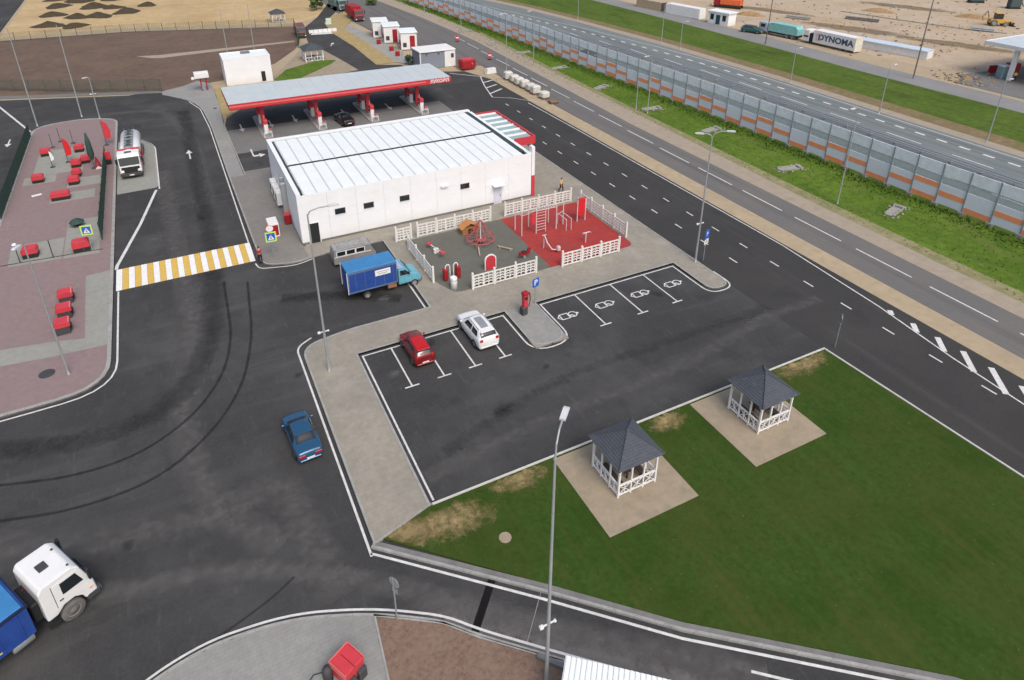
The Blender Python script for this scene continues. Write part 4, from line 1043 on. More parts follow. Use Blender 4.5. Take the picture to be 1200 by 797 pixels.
sedan = [(-2.2, .70, .80, .60, .84), (-2.08, .80, .90, .70, .97), (-1.55, .85, .93, .68, 1.03), (-1.42, .86, .93, .64, 1.06), (-.80, .87, .93, .56, 1.38), (-.1, .87, .92, .58, 1.43), (.42, .87, .91, .56, 1.37), (1.15, .86, .90, .66, .98), (1.75, .83, .80, .64, .86), (2.12, .75, .66, .6, .70), (2.2, .62, .58, .5, .60)]
bc, _ = car('parked_car', 'blue sedan driving on the dark asphalt beside the beige pavement', 'car', at(354, 512, .3), R(93.5), sedan, CARBLUE, .31, (-1.38, -.86), (.47, 1.10), [(-1.08, -.22, (.28, 0)), (-.12, .75, (0, -.32))], (-1.3, 1.32), tails=(.30, .74, -.22, -.04))
bc.name = 'blue_car'; bc.location.z = 0
bc.scale = (1.0, 1.0, 1.0)
hatch = [(-1.92, .72, .88, .58, .93), (-1.85, .80, .96, .66, 1.08), (-1.62, .83, .97, .60, 1.32), (-1.42, .84, .97, .57, 1.43), (-.6, .85, .95, .58, 1.48), (.2, .85, .93, .57, 1.44), (.42, .85, .92, .56, 1.39), (1.05, .84, .91, .66, 1.0), (1.6, .82, .82, .64, .88), (1.98, .74, .68, .6, .72), (2.06, .62, .58, .5, .60)]
rc, _ = car('red_car', 'dark red hatchback in the second bay from the left', 'car', (13.2, 42.2, .01), R(90.5), hatch, CARRED, .31, (-1.80, -1.46), (.44, 1.02), [(-1.35, -.5, (.18, 0)), (-.4, .62, (0, -.34))], (-1.22, 1.25), tails=(.48, .70, -.05, .2))
obj('roof_spoiler', MB().box(-1.68, -1.4, -.5, .5, 1.44, 1.48, b=.015), mat('bright_red_roof', (.45, .012, .015), .3), rc)
obj('roof_panel', Body(hatch).patch(-1.35, .3, 7.2, 9, None, .008), MATS['bright_red_roof'], rc)
suv = [(-2.25, .78, 1.0, .64, 1.04), (-2.18, .88, 1.10, .72, 1.18), (-2.02, .92, 1.12, .66, 1.45), (-1.80, .93, 1.12, .64, 1.62), (-.8, .94, 1.10, .66, 1.70), (.2, .94, 1.08, .64, 1.66), (.45, .94, 1.07, .62, 1.60), (1.12, .93, 1.05, .74, 1.16), (1.85, .90, .98, .72, 1.04), (2.22, .84, .82, .68, .86), (2.32, .70, .66, .56, .68)]
sc, _ = car('white_car', 'white crossover with a pale sunroof parked next to the grey island', 'car', (18.4, 42.2, .01), R(91), suv, CARWHITE, .37, (-2.12, -1.84), (.48, 1.08), [(-1.72, -.75, (.2, 0)), (-.62, .66, (0, -.38))], (-1.38, 1.42), .24, tails=(.55, .80, -.10, .12), zs=.3)
obj('sunroof', Body(suv, .3).patch(-1.45, .1, 7.9, 9, None, .010), mat('sunroof_glass', (.25, .27, .28), .15), sc)
for sy in (-1, 1): obj('roof_rail', MB().tube((-1.6, sy*.60, 1.72), (.3, sy*.60, 1.70), .03, n=6), ALU, sc)
obj('spoiler', MB().box(-2.0, -1.72, -.58, .58, 1.60, 1.65, b=.02), CARWHITE, sc)
x_, y_ = at(399, 144)
kc, _ = car('black_car', 'black car refuelling under the canopy, half hidden by the white building', 'car', (22.3, 99.6), R(96), sedan, CARBLACK, .31, (-1.38, -.86), (.47, 1.10), [(-1.08, -.22, (.28, 0)), (-.12, .75, (0, -.32))], (-1.3, 1.32))
kc.scale = (1.08, 1.08, 1.12)
dc, _ = car('dark_car', 'dark car on the main highway seen through the noise barrier', 'car', at(690, 62, .5), R(95), sedan, CARBLACK, .31, (-1.38, -.86), (.47, 1.10), [(-1.08, -.22, (.28, 0)), (-.12, .75, (0, -.32))], (-1.3, 1.32)); dc.location.z = 0
gcx, _ = car('green_car', 'dark green estate car parked right of the white site office', 'car', at(881, 36, .4), R(-62), hatch, CARGREEN, .31, (-1.80, -1.46), (.44, 1.02), [(-1.35, -.5, (.18, 0)), (-.4, .62, (0, -.34))], (-1.22, 1.25)); gcx.location.z = 0; gcx.scale = (1.25, 1.25, 1.15)

def bev(o, w=.05, seg=3):
    md = o.modifiers.new('bevel', 'BEVEL'); md.width = w; md.segments = seg; md.limit_method = 'ANGLE'; md.angle_limit = R(25); md.harden_normals = False
    for p in o.data.polygons: p.use_smooth = False
# van behind the blue truck
v = thing('grey_van', 'old grey van with black side windows hidden behind the blue truck', 'van', (12.6, 58.6)); v.scale = (.92, .92, .92)
pv = [(-2.2, .45), (-2.2, 1.0), (-2.1, 1.85), (-1.9, 1.98), (1.5, 1.98), (1.75, 1.85), (2.1, 1.15), (2.2, .95), (2.2, .45)]
obj('body', MB().side(pv, -.92, .92), VANGREY, v)
obj('roof', MB().box(-2.05, 1.55, -.86, .86, 1.981, 2.05, b=.03), mat('dirty_grey_roof', (.30, .30, .29), .6, var=.2, scale=3), v)
obj('waistband', MB().box(-2.15, 1.75, -.935, .935, 1.22, 1.30), WPAINT, v)
for x in (-1.85, -.85, .15):
    wo = obj('window_frame', MB().box(x-.06, x+.94, -.945, -.921, 1.32, 1.9).box(x-.06, x+.94, .921, .945, 1.32, 1.9), WPAINT, v)
    obj('window', MB().box(x+.02, x+.86, -.952, -.946, 1.38, 1.84), GLASS, wo); obj('window', MB().box(x+.02, x+.86, .946, .952, 1.38, 1.84), GLASS, wo)
obj('windscreen', MB().side([(1.78, 1.82), (2.08, 1.22), (2.11, 1.22), (1.81, 1.83)], -.75, .75), GLASS, v)
for sx in (-1.3, 1.35):
    for sy in (-1, 1): wheel(v, sx, sy*.82, .36, .2, sy)
obj('roof_rack', MB().box(-1.9, 1.2, -.7, -.66, 2.1, 2.14).box(-1.9, 1.2, .66, .7, 2.1, 2.14).box(-1.6, -1.55, -.7, .7, 2.05, 2.12).box(-.4, -.35, -.7, .7, 2.05, 2.12).box(.9, .95, -.7, .7, 2.05, 2.12), STEEL, v)

# blue box truck
tcx, tcy = 13.25, 52.35
t = thing('box_truck', 'small truck with a blue box body and turquoise cab by the playground fence', 'truck', (tcx, tcy), R(1.5))
bx = obj('cargo_box', MB().box(-2.95, 1.45, -1.05, 1.05, 1.0, 3.05, b=.03), BOXBLUE, t)
obj('box_roof', MB().box(-2.97, 1.47, -1.07, 1.07, 3.051, 3.15, b=.03), BOXTOP, t)
fr = MB()
for x in (-2.96, 1.38): fr.box(x, x+.08, -1.085, -1.051, 1.0, 3.05)
fr.box(-2.88, 1.38, -1.083, -1.051, 2.9, 3.04).box(-2.88, 1.38, -1.083, -1.051, 1.0, 1.12)
obj('box_frame', fr, mat('grey_blue_frame', (.10, .15, .24), .6), bx)
for k in range(5): obj('rib', MB().box(-2.3+k*.85, -2.27+k*.85, -1.064, -1.051, 1.12, 2.9), MATS['grey_blue_frame'], bx)
sg = obj('sign_panel', MB().box(-.55, .85, -1.10, -1.084, 2.15, 2.72), WPAINT, bx)
for k, (a, c) in enumerate(((-.4, .7), (-.3, .55))): obj('faded_print', MB().box(a, c, -1.108, -1.101, 2.5-k*.19, 2.56-k*.19), mat('faded_print', (.30, .31, .36), .7), sg)
obj('tail_frame', MB().box(-3.03, -2.98, -1.05, -.95, .95, 3.1).box(-3.03, -2.98, .95, 1.05, .95, 3.1), WPAINT, bx)
obj('chassis', MB().box(-2.8, 3.2, -.42, .42, .5, .95), BLACK, t)
obj('toolbox', MB().box(.55, 1.35, -1.0, -.6, .5, .92, b=.02), mat('rusty_box', (.28, .13, .08), .8), t)
CABT = mat('turquoise_cab', (.13, .37, .46), .35, var=.1, scale=2)
tcab = obj('cab', MB().side([(1.6, .55), (1.6, 2.02), (1.75, 2.1), (2.35, 2.08), (2.85, 1.45), (3.55, 1.25), (3.72, 1.0), (3.75, .55)], -.92, .92), CABT, t); bev(tcab, .07)
obj('windscreen', MB().side([(2.39, 2.03), (2.84, 1.48), (2.87, 1.5), (2.42, 2.05)], -.8, .8), GLASS, t)
for sy in (-1, 1):
    dr = obj('door', MB().side([(1.72, .7), (1.72, 1.42), (2.7, 1.42), (2.78, .7)], sy*.925-.01, sy*.925+.01), CABT, t)
    obj('side_window', MB().side([(1.75, 1.45), (1.75, 1.95), (2.28, 1.95), (2.68, 1.45)], sy*.925-.012, sy*.925+.012), GLASS, t)
    wheel(t, 3.05, sy*.84, .37, .22, sy)
    wheel(t, -1.35, sy*.86, .37, .3, sy)
    obj('mirror', MB().box(2.5, 2.58, min(sy*.98, sy*1.2), max(sy*.98, sy*1.2), 1.5, 1.8, b=.02), BLACK, t)
obj('wind_deflector', MB().side([(1.5, 2.15), (1.5, 2.5), (2.1, 2.12)], -.8, .8), mat('pale_blue_deflector', (.35, .42, .62), .4), t)
obj('bumper', MB().box(3.7, 3.82, -.9, .9, .45, .7, b=.03), CHAR, t)

# lorries
def tank_lorry(label, loc, rz):
    t = thing('tanker_truck', label, 'truck', loc, rz)
    cab = obj('cab', MB().side([(3.3, .75), (3.3, 2.95), (3.45, 3.1), (4.9, 3.1), (5.15, 2.75), (5.42, 1.75), (5.5, .75)], -1.2, 1.2), CABW, t); bev(cab, .10)
    obj('roof_hatch', MB().box(4.05, 4.6, -.38, .38, 3.1, 3.15, b=.02), GLASS, cab)
    obj('windscreen', MB().side([(5.17, 2.72), (5.41, 1.78), (5.44, 1.78), (5.20, 2.74)], -1.1, 1.1), GLASS, t)
    obj('grille', MB().box(5.45, 5.56, -1.0, 1.0, .7, 1.6, b=.04), BLACK, t)
    obj('bumper', MB().box(5.35, 5.66, -1.22, 1.22, .42, .85, b=.05), CHAR, t)
    obj('number_plate', MB().box(5.662, 5.675, -.26, .26, .55, .67), WPAINT, t)
    for sy in (-1, 1):
        obj('side_window', MB().side([(4.0, 1.85), (4.0, 2.65), (5.0, 2.65), (5.2, 1.85)], sy*1.205-.012, sy*1.205+.012), GLASS, t)
        obj('mirror', MB().box(5.0, 5.12, min(sy*1.3, sy*1.5), max(sy*1.3, sy*1.5), 1.9, 2.6, b=.03), BLACK, t)
        obj('headlight', MB().box(5.5, 5.6, min(sy*.75, sy*1.12), max(sy*.75, sy*1.12), .95, 1.25, b=.03), LAMP, t)
        wheel(t, 4.5, sy*1.05, .5, .3, sy)
        for x in (-3.4, -4.7, .9): wheel(t, x, sy*1.02, .5, .5, sy)
        obj('side_skirt', MB().box(-2.6, 2.9, min(sy*1.15, sy*1.2), max(sy*1.15, sy*1.2), .5, 1.05), RED2, t)
    obj('chassis', MB().box(-5.6, 5.2, -.5, .5, .6, 1.05), BLACK, t)
    tk = MB(); n = 24; prof = [(-5.7, .90), (-5.6, 1.0), (2.9, 1.0), (3.0, .90)]; vs = []; fs = []
    for x, s_ in prof:
        for i in range(n): a = 2*math.pi*i/n; vs.append((x, 1.22*s_*math.cos(a)*(1 if abs(math.cos(a)) < .9 else .99), 2.0+.92*s_*math.sin(a)))
    for k in range(3):
        for i in range(n): fs.append((k*n+i, (k+1)*n+i, (k+1)*n+(i+1) % n, k*n+(i+1) % n))
    tk.add(vs, fs, CABW, True); tk.add(vs, [tuple(range(n)), tuple(reversed(range(3*n, 4*n)))], CABW)
    tank = obj('tank', tk, None, t)
    obj('red_band', MB().box(2.35, 2.75, -1.24, 1.24, 1.95, 2.96, b=.02), RED2, tank)
    wk = obj('catwalk', MB().box(-5.3, 2.2, -.5, .5, 2.93, 2.96), STEEL, tank)
    me = share('hat', lambda: MB().lathe([(.26, 0), (.26, .14), (.2, .18), (0, .18)], 12, CHAR), None)
    for k in range(5): inst('hatch', me, tank, (-4.6+k*1.45, 0, 2.965))
    me = share('rung', lambda: MB().box(-.04, .04, -.5, .5, 0, .05), BLACK)
    for k in range(7): inst('catwalk_bar', me, tank, (-5.2+k*1.1, 0, 2.962))
    obj('hand_rail', MB().tube((-5.3, -.55, 3.15), (2.2, -.55, 3.15), .025, n=5).tube((-5.3, .55, 3.15), (2.2, .55, 3.15), .025, n=5), STEEL, tank)
    return t
tank_lorry('white and red tanker truck parked beside the pink paved island', (-6.25, 95.7), R(-91))
def lorry(name, label, loc, rz, cabm, boxm, L=6.5, bh=2.6, far=False, open_top=None):
    t = thing(name, label, 'truck', loc, rz)
    cab = obj('cab', MB().side([(.05, .95), (.05, 2.78), (.2, 3.0), (1.6, 3.0), (1.84, 2.8), (2.12, 1.75), (2.22, 1.5), (2.26, .7), (1.7, .7), (1.6, 1.05), (1.35, 1.25), (.85, 1.25), (.6, 1.05), (.5, .95)], -1.18, 1.18), cabm, t); bev(cab, .09)
    obj('roof_hatch', MB().box(.62, 1.05, -.27, .27, 2.99, 3.04, b=.02), CHAR, cab); obj('roof_marker', MB().box(1.5, 1.6, -.95, -.85, 3.0, 3.06, b=.01), CHAR, cab); obj('roof_marker', MB().box(1.5, 1.6, .5, .6, 3.0, 3.06, b=.01), CHAR, cab); obj('roof_seam', MB().box(.2, 1.5, -1.0, -.985, 2.995, 3.006), CABW, cab)
    ws = obj('windscreen', MB().side([(1.87, 2.72), (2.1, 1.85), (2.13, 1.86), (1.9, 2.73)], -1.05, 1.05), GLASS, t)
    obj('grille', MB().box(2.22, 2.29, -.85, .85, .95, 1.45, b=.03), CHAR, t)
    obj('bumper', MB().box(1.75, 2.4, -1.2, 1.2, .45, .85, b=.06), CHAR, t)
    for sy in (-1, 1):
        dr = obj('door', MB().side([(.62, 1.35), (.62, 2.72), (1.72, 2.72), (1.98, 1.82), (2.02, 1.35)], sy*1.185-.008, sy*1.185+.008), cabm, t)
        obj('side_window', MB().side([(.92, 1.9), (.92, 2.6), (1.62, 2.6), (1.84, 1.9)], sy*1.2-.008, sy*1.2+.008), GLASS, dr)
        obj('handle', MB().box(.72, .89, min(sy*1.193, sy*1.225), max(sy*1.193, sy*1.225), 1.66, 1.71), BLACK, dr)
        obj('headlight', MB().box(2.36, 2.42, min(sy*.8, sy*1.12), max(sy*.8, sy*1.12), .55, .75, b=.02), LAMP, t)
        obj('mirror', MB().box(2.0, 2.12, min(sy*1.28, sy*1.5), max(sy*1.28, sy*1.5), 1.9, 2.6, b=.03), BLACK, t)
        obj('door_seam', MB().side([(.56, 1.35), (.56, 2.74), (.585, 2.74), (.585, 1.35)], sy*1.182-.008, sy*1.182+.008), CHAR, t); obj('side_lamp', MB().box(1.95, 2.1, min(sy*1.17, sy*1.21), max(sy*1.17, sy*1.21), 1.12, 1.2), ORANGE, t); obj('hub', MB().lathe([(0, 0), (.13, 0), (.16, -.05), (.34, -.08)], 12, DUSTY, M=Matrix.Translation((1.1, sy*1.19, .53)) @ Matrix.Rotation(R(90*sy*-1), 4, 'X')), None, t)
        obj('mirror_arm', MB().tube((1.86, sy*1.15, 2.65), (2.05, sy*1.4, 2.6), .02, n=5), BLACK, t)
        obj('step', MB().box(.02, .5, min(sy*.98, sy*1.2), max(sy*.98, sy*1.2), .5, .56), BLACK, t)
        wheel(t, 1.1, sy*1.03, .53, .3, sy)
        for x in ((-L+1.6, -L+2.9) if L > 5 else (-L+1.6,)): wheel(t, x, sy*.98, .5, .52, sy)
        if not far:
            obj('fuel_tank', MB().lathe([(0, -.45), (.3, -.45), (.33, -.4), (.33, .4), (.3, .45), (0, .45)], 16, STEEL, M=Matrix.Translation((-1.0, sy*.8, .75)) @ Matrix.Rotation(R(90), 4, 'Y')), None, t)
    obj('chassis', MB().box(-L-.2, 2.0, -.42, .42, .6, 1.0), BLACK, t)
    bx = obj('cargo_body', MB().box(-L, -.45, -1.25, 1.25, 1.05, 1.05+bh, b=.03), boxm, t)
    if not far:
        obj('engine_gear', MB().box(-.3, .1, -.8, .8, 1.0, 2.1, b=.05), BLACK, t)
        obj('air_line', MB().path([(-.05, .3, 2.2), (-.25, .5, 1.7), (-.4, .45, 1.5)], .035, 6, DRED), None, t)
        obj('body_top', MB().box(-L+.12, -.57, -1.13, 1.13, 1.05+bh+.003, 1.05+bh+.05, b=.02), BOXTOP, bx)
        obj('rim_frame', MB().box(-.46, -.40, -1.28, 1.28, 1.05+bh-.1, 1.05+bh+.06), mat('dark_blue_edge', (.012, .02, .05), .6), bx)
        obj('rim_frame', MB().box(-L, -.47, -1.28, -1.2, 1.05+bh-.06, 1.05+bh+.055), MATS['dark_blue_edge'], bx)
        obj('side_mark', MB().box(-2.6, -1.7, -1.262, -1.251, 1.3, 1.38), mat('yellow_mark', (.5, .5, .2), .6), bx)
        me = share('cr2', lambda: MB().box(-.04, .04, -1.285, -1.252, 1.1, 1.05+bh-.08), BOXBLUE)
        for k in range(7): inst('side_rib', me, bx, (-.9-k*.85, 0, 0))
    return t
TS = 1.06; a_ = Vector(at(49, 691, 2.98*TS)); c_ = Vector(at(86, 667, 2.98*TS)); l_ = Vector(at(14, 667, 2.98*TS))
ang = math.atan2((c_-a_).y, (c_-a_).x); an2 = math.atan2((a_-l_).y, (a_-l_).x)+math.pi/2; ang = (ang+an2)/2
off = TS*Vector((.3*math.cos(ang)+1.18*math.sin(ang), .3*math.sin(ang)-1.18*math.cos(ang)))
lorry('white_cab_truck', 'white-cabbed truck with a bright blue body at the lower left', tuple(a_-off), ang, CABW, BOXBLUE, 7.5, 1.75).scale = (TS, TS, TS)
lorry('red_truck', 'dark red truck on the highway beyond the red and white kiosks', at(419, 24), R(-88), DRED, DRED, 6.0, 2.4, True)
lorry('grey_truck', 'grey-green truck body at the top edge behind the dark red truck', at(399, 12), R(-80), mat('grey_green_paint', (.16, .24, .23), .6), mat('grey_green_paint', (.16, .24, .23), .6), 5, 2.0, True)
lorry('brown_truck', 'small dark truck with lit headlight by the corner of the brown field', at(353, 43), R(-95), mat('brown_truck_paint', (.16, .07, .06), .6), mat('brown_truck_paint', (.16, .07, .06), .6), 5, 1.8, True).scale = (.85, .85, .85)

# ---------------------------------------------------------------- playground
sheet('grey_play_surface', smooth([(18.15, 51.2), (18.1, 59.75), (29.1, 59.85), (29.0, 48.6), (19.2, 48.6)], [.8, .3, 0, 0, .8], True), .14, RUBGREY, .05)
sheet('red_play_surface', smooth([(29.1, 59.85), (38.7, 59.9), (38.75, 48.6), (29.0, 48.6)], [0, .3, 1.0, 0], True), .141, RUBRED, .05)
def fence_panel_mb(L, h=1.45):
    mb = MB(); mb.box(0, L, -.035, .035, .08, .2); mb.box(0, L, -.035, .035, h-.12, h)
    half = L/2
    for c in range(2):
        xa = c*half
        mb.box(xa, xa+.09, -.034, .034, .2, h-.12); mb.box(xa+half-.09, xa+half, -.0335, .0335, .2, h-.12)
        for k in range(3):
            z = .2+(h-.32)*(k+1)/4
            n = 4; w = (half-.18)/n
            for j in range(n):
                za = z+(.05 if j % 2 else -.05); zb = z+(-.05 if j % 2 else .05); x0_ = xa+.09+j*w
                vs = [(x0_, y, q) for y in (-.03, .03) for q in (za-.05, za+.05)]+[(x0_+w, y, q) for y in (-.03, .03) for q in (zb-.05, zb+.05)]
                mb.add(vs, [(0, 4, 5, 1), (2, 3, 7, 6), (1, 5, 7, 3), (0, 2, 6, 4)])
        mb.box(xa+half/2-.035, xa+half/2+.035, -.033, .033, .2, h-.12)
    return mb
PB = {}
def play_fence(label, p, q, nb, group='white fence runs around the playground', h=1.45):
    p, q = Vector(p), Vector(q); d = q-p; ang = math.atan2(d.y, d.x); L = d.length/nb
    t = thing('playground_fence', label, 'fence', (p.x, p.y, .12), ang, group)
    pm = share('pp%.2f' % h, lambda: MB().box(-.09, .09, -.09, .09, 0, h+.3, b=.015), WCONC)
    fm = share('pf%.2f%.2f' % (L, h), lambda: fence_panel_mb(L-.18, h), WCONC)
    for i in range(nb+1): inst('post', pm, t, (i*L, 0, 0))
    for i in range(nb): inst('lattice_panel', fm, t, (i*L+.09, 0, 0))
    return t
play_fence('white lattice fence run in front of the grey play surface', (20.75, 48.4), (27.25, 48.4), 3)
play_fence('white lattice fence run in front of the red play surface', (30.0, 48.2), (36.5, 48.2), 3)
play_fence('white lattice fence run beside the turquoise truck cab', (18.0, 51.1), (18.0, 57.9), 3)
play_fence('white lattice fence run between the grey play surface and the building', (19.7, 60.0), (28.0, 60.0), 4)
play_fence('white lattice fence run behind the climbing bars, near the red pylon', (29.9, 60.3), (38.3, 60.3), 4)
play_fence('white lattice fence run along the right edge of the red surface', (38.95, 59.2), (38.95, 50.4), 4)
play_fence('short white lattice fence piece beside the blue truck roof', (17.4, 60.0), (19.0, 60.0), 1)
# swings and frames
t = thing('web_carousel', 'red rope carousel with a tall white pole on the grey play surface', 'play equipment', (25.0, 56.0, .14))
obj('center_pole', MB().tube((0, 0, 0), (0, 0, 2.9), .06, n=8), WPAINT, t)
dk = MB()
for k in range(8):
    a0, a1 = 2*math.pi*k/8, 2*math.pi*(k+1)/8
    dk.tube((1.5*math.cos(a0), 1.5*math.sin(a0), .55), (1.5*math.cos(a1), 1.5*math.sin(a1),   .55), .045, n=6)
    dk.tube((1.5*math.cos(a0), 1.5*math.sin(a0), .55), (0, 0, 2.7), .03, n=5)
    for r_ in (.5, 1.0): dk.tube((r_*math.cos(a0), r_*math.sin(a0), 2.7-r_*1.43), (r_*math.cos(a1), r_*math.sin(a1), 2.7-r_*1.43), .03, n=5)
    dk.tube((0, 0, .45), (1.5*math.cos(a0), 1.5*math.sin(a0), .5), .045, n=5)
obj('rope_net', dk, mat('faded_rope', (.42, .10, .10), .8), t); obj('platform', MB().lathe([(0, .35), (.5, .35), (.55, .42), (0, .45)], 20, MATS['faded_rope']), None, t)
t = thing('play_house', 'small orange-brown play house beside the red carousel', 'play house', (24.9, 58.7, .14)); t.scale = (.9, .8, .72)
obj('walls', MB().box(-1.0, 1.0, -.55, .55, 0, 1.0), mat('play_wood', (.34, .15, .06), .8), t)
obj('roof', MB().side([(-1.2, .95), (0, 1.75), (1.2, .95), (1.15, .88), (0, 1.65), (-1.15, .88)], -.7, .7), mat('play_roof', (.45, .20, .07), .7), t)
obj('doorway', MB().box(-.3, .3, -.57, -.54, 0, .8), BLACK, t); obj('window', MB().box(.5, .8, -.57, -.545, .4, .7), RED2, t)
t = thing('seesaw', 'red and white seesaw at the left of the grey play surface', 'seesaw', (20.2, 56.1, .14), R(-80))
obj('beam', MB().tube((-1.2, 0, .45), (1.2, 0, .6), .05, n=6), WPAINT, t); obj('pivot', MB().box(-.15, .15, -.25, .25, 0, .5, b=.03), WPAINT, t)
for s_ in (-1, 1):
    obj('seat', MB().box(s_*1.25-.28, s_*1.25+.28, -.2, .2, .5+.07*s_, .6+.07*s_, b=.02), RED2, t); obj('grip', MB().tube((s_*.9, -.2, .85), (s_*.9, .2, .85), .025, n=5).tube((s_*.9, 0, .5), (s_*.9, 0, .85), .025, n=5), RED2, t)
t = thing('rocking_gate', 'red and white arched play gate behind the white litter cylinder', 'play equipment', (19.75, 50.9, .14))
for s_ in (-1, 1):
    obj('side_panel', MB().box(s_*.62-.2, s_*.62+.2, -.25, .25, .1, 1.25, b=.05), DRED, t)
    obj('arch', MB().path([(s_*.4+math.cos(a)*.22*1, 0, 1.35+math.sin(a)*.28) for a in [math.pi*k/6 for k in range(7)]], .05, 6).tube((s_*.4-.22, 0, 0), (s_*.4-.22, 0, 1.35), .05, n=6).tube((s_*.4+.22, 0, 0), (s_*.4+.22, 0, 1.35), .05, n=6), WPAINT, t)
t = thing('litter_cylinder', 'white round litter cylinder in front of the arched play gate', 'bin', (19.3, 49.3, .14))
obj('drum', MB().lathe([(0, 0), (.3, 0), (.31, 1.15), (.28, 1.2), (.24, 1.2), (.24, 1.1), (0, 1.1)], 18, WPAINT), None, t)
obj('ring', MB().lathe([(.315, .95), (.33, .95), (.33, 1.0), (.315, 1.0)], 18, STEEL), None, t)
t = thing('arch_panel', 'red arched play panel with a white rim behind the front fence', 'play equipment', (23.7, 50.9, .14))
ap = [(-.5, 0), (-.5, 1.0)]+[(.5*math.cos(math.pi-a), 1.0+.5*math.sin(a)) for a in [math.pi*k/8 for k in range(1, 8)]]+[(.5, 1.0), (.5, 0)]
ap2 = [(x*1.2, z*1.08 if z else 0) for x, z in ap]
obj('rim', MB().side(ap2, -.04, .04), WPAINT, t); obj('panel', MB().side(ap, -.09, -.045), RED2, t)
t = thing('spring_rider', 'dark and red spring rider near the right end of the front fence', 'spring rider', (27.5, 51.2, .14))
obj('spring', MB().lathe([(.12, 0), (.15, .06), (.12, .12), (.15, .18), (.12, .24), (.15, .3), (.12, .36)], 10, STEEL), None, t)
obj('figure', MB().side([(-.55, .4), (-.6, .85), (-.3, .7), (.2, .72), (.4, 1.15), (.7, 1.0), (.5, .4)], -.08, .08), DRED, t); obj('seat', MB().box(-.3, .15, -.2, .2, .72, .8, b=.02), BLACK, t)
for x, y, l in ((24.0, 54.2, 'left pale balance beam on the grey play surface'), (26.6, 53.6, 'right pale balance beam on the grey play surface')):
    t = thing('balance_beam', l, 'play equipment', (x, y, .14), R(70 if x < 25 else -52), 'balance beams')
    obj('beam', MB().box(-.8, .8, -.06, .06, .18, .28, b=.01), mat('pale_wood', (.42, .33, .24), .8), t)
    for s_ in (-.6, .6): obj('foot', MB().box(s_-.05, s_+.05, -.1, .1, 0, .179), MATS['pale_wood'], t)
# workout frames on red surface
GYM = mat('gym_white', (.60, .50, .50), .5)
t = thing('monkey_bars', 'pale steel climbing frame with ladder bars on the red play surface', 'climbing frame', (31.0, 55.2, .14))
P_ = [(0, 0), (2.4, 0), (2.4, 1.7), (0, 1.7), (-1.6, .2), (-1.6, 1.7), (3.6, .6)]
for x, y in P_: obj('post', MB().tube((x, y, 0), (x, y, 2.9), .06, n=8), GYM, t)
lb = MB()
for k in range(7): lb.tube((.2+k*.33, 0, 2.6), (.2+k*.33, 1.7, 2.6), .03, n=5)
lb.tube((0, 0, 2.6), (2.4, 0, 2.6), .035, n=6).tube((0, 1.7, 2.6), (2.4, 1.7, 2.6), .035, n=6)
obj('overhead_ladder', lb, GYM, t)
w_ = MB()
for k in range(7): w_.tube((0, 0, .35+k*.33), (1.1, 0, .35+k*.33), .028, n=5)
w_.tube((1.1, 0, 0), (1.1, 0, 2.6), .045, n=6)
obj('wall_bars', w_, GYM, t)
hb = MB().tube((-1.6, .2, 2.3), (-1.6, 1.7, 2.3), .035, n=6).tube((0, 0, 2.7), (-1.6, .2, 2.3), .03, n=6).tube((2.4, 0, 1.6), (3.6, .6, 1.6), .03, n=6)
obj('high_bar', hb, GYM, t)
obj('red_board', MB().box(-.55, -.05, -.04, .04, 1.15, 2.35, b=.02), RED2, t)
t = thing('climbing_board', 'tall red board in pale frame at the back of the red play surface', 'play equipment', (36.75, 55.6, .14))
obj('board', MB().box(-.42, .42, -.04, .04, .7, 2.6, b=.02), RED, t); obj('frame_post', MB().tube((-.5, 0, 0), (-.5, 0, 2.9), .06, n=8), GYM, t); obj('frame_post', MB().tube((.5, 0, 0), (.5, 0, 2.9), .06, n=8), GYM, t); obj('cap', MB().box(-.55, .55, -.06, .06, 2.65, 2.75), RED2, t)
t = thing('push_up_stand', 'small pale exercise stand near the front right of the red surface', 'exercise stand', (34.6, 51.3, .14))
obj('post', MB().tube((0, 0, 0), (0, 0, 1.1), .06, n=8), GYM, t); obj('bar', MB().tube((-.45, 0, 1.1), (.45, 0, 1.1), .06, n=8).tube((-.4, 0, 1.1), (-.4, -.3, 1.2), .04, n=6).tube((.4, 0, 1.1), (.4, -.3, 1.2), .04, n=6), GYM, t)
t = thing('parallel_bars', 'pale parallel exercise bars beside the climbing frame', 'exercise bars', (34.4, 55.2, .14))
for s_ in (-.3, .3): obj('bar', MB().path([(s_, -.9, 0), (s_, -.9, 1.3), (s_, .9, 1.3), (s_, .9, 0)], .045, 6), GYM, t)
t = thing('exercise_bike', 'pale curved exercise machine at the front left of the red surface', 'exercise machine', (30.2, 51.4, .14))
obj('frame', MB().path([(0, .8, 0), (0, .7, 1.5), (.1, .2, .8), (.3, -.4, .35), (.9, -.7, .3)], .06, 6), GYM, t); obj('seat', MB().box(.65, 1.0, -.9, -.55, .3, .75, b=.04), GYM, t)
obj('handle', MB().tube((-.25, .7, 1.5), (.25, .7, 1.5), .04, n=6), GYM, t)

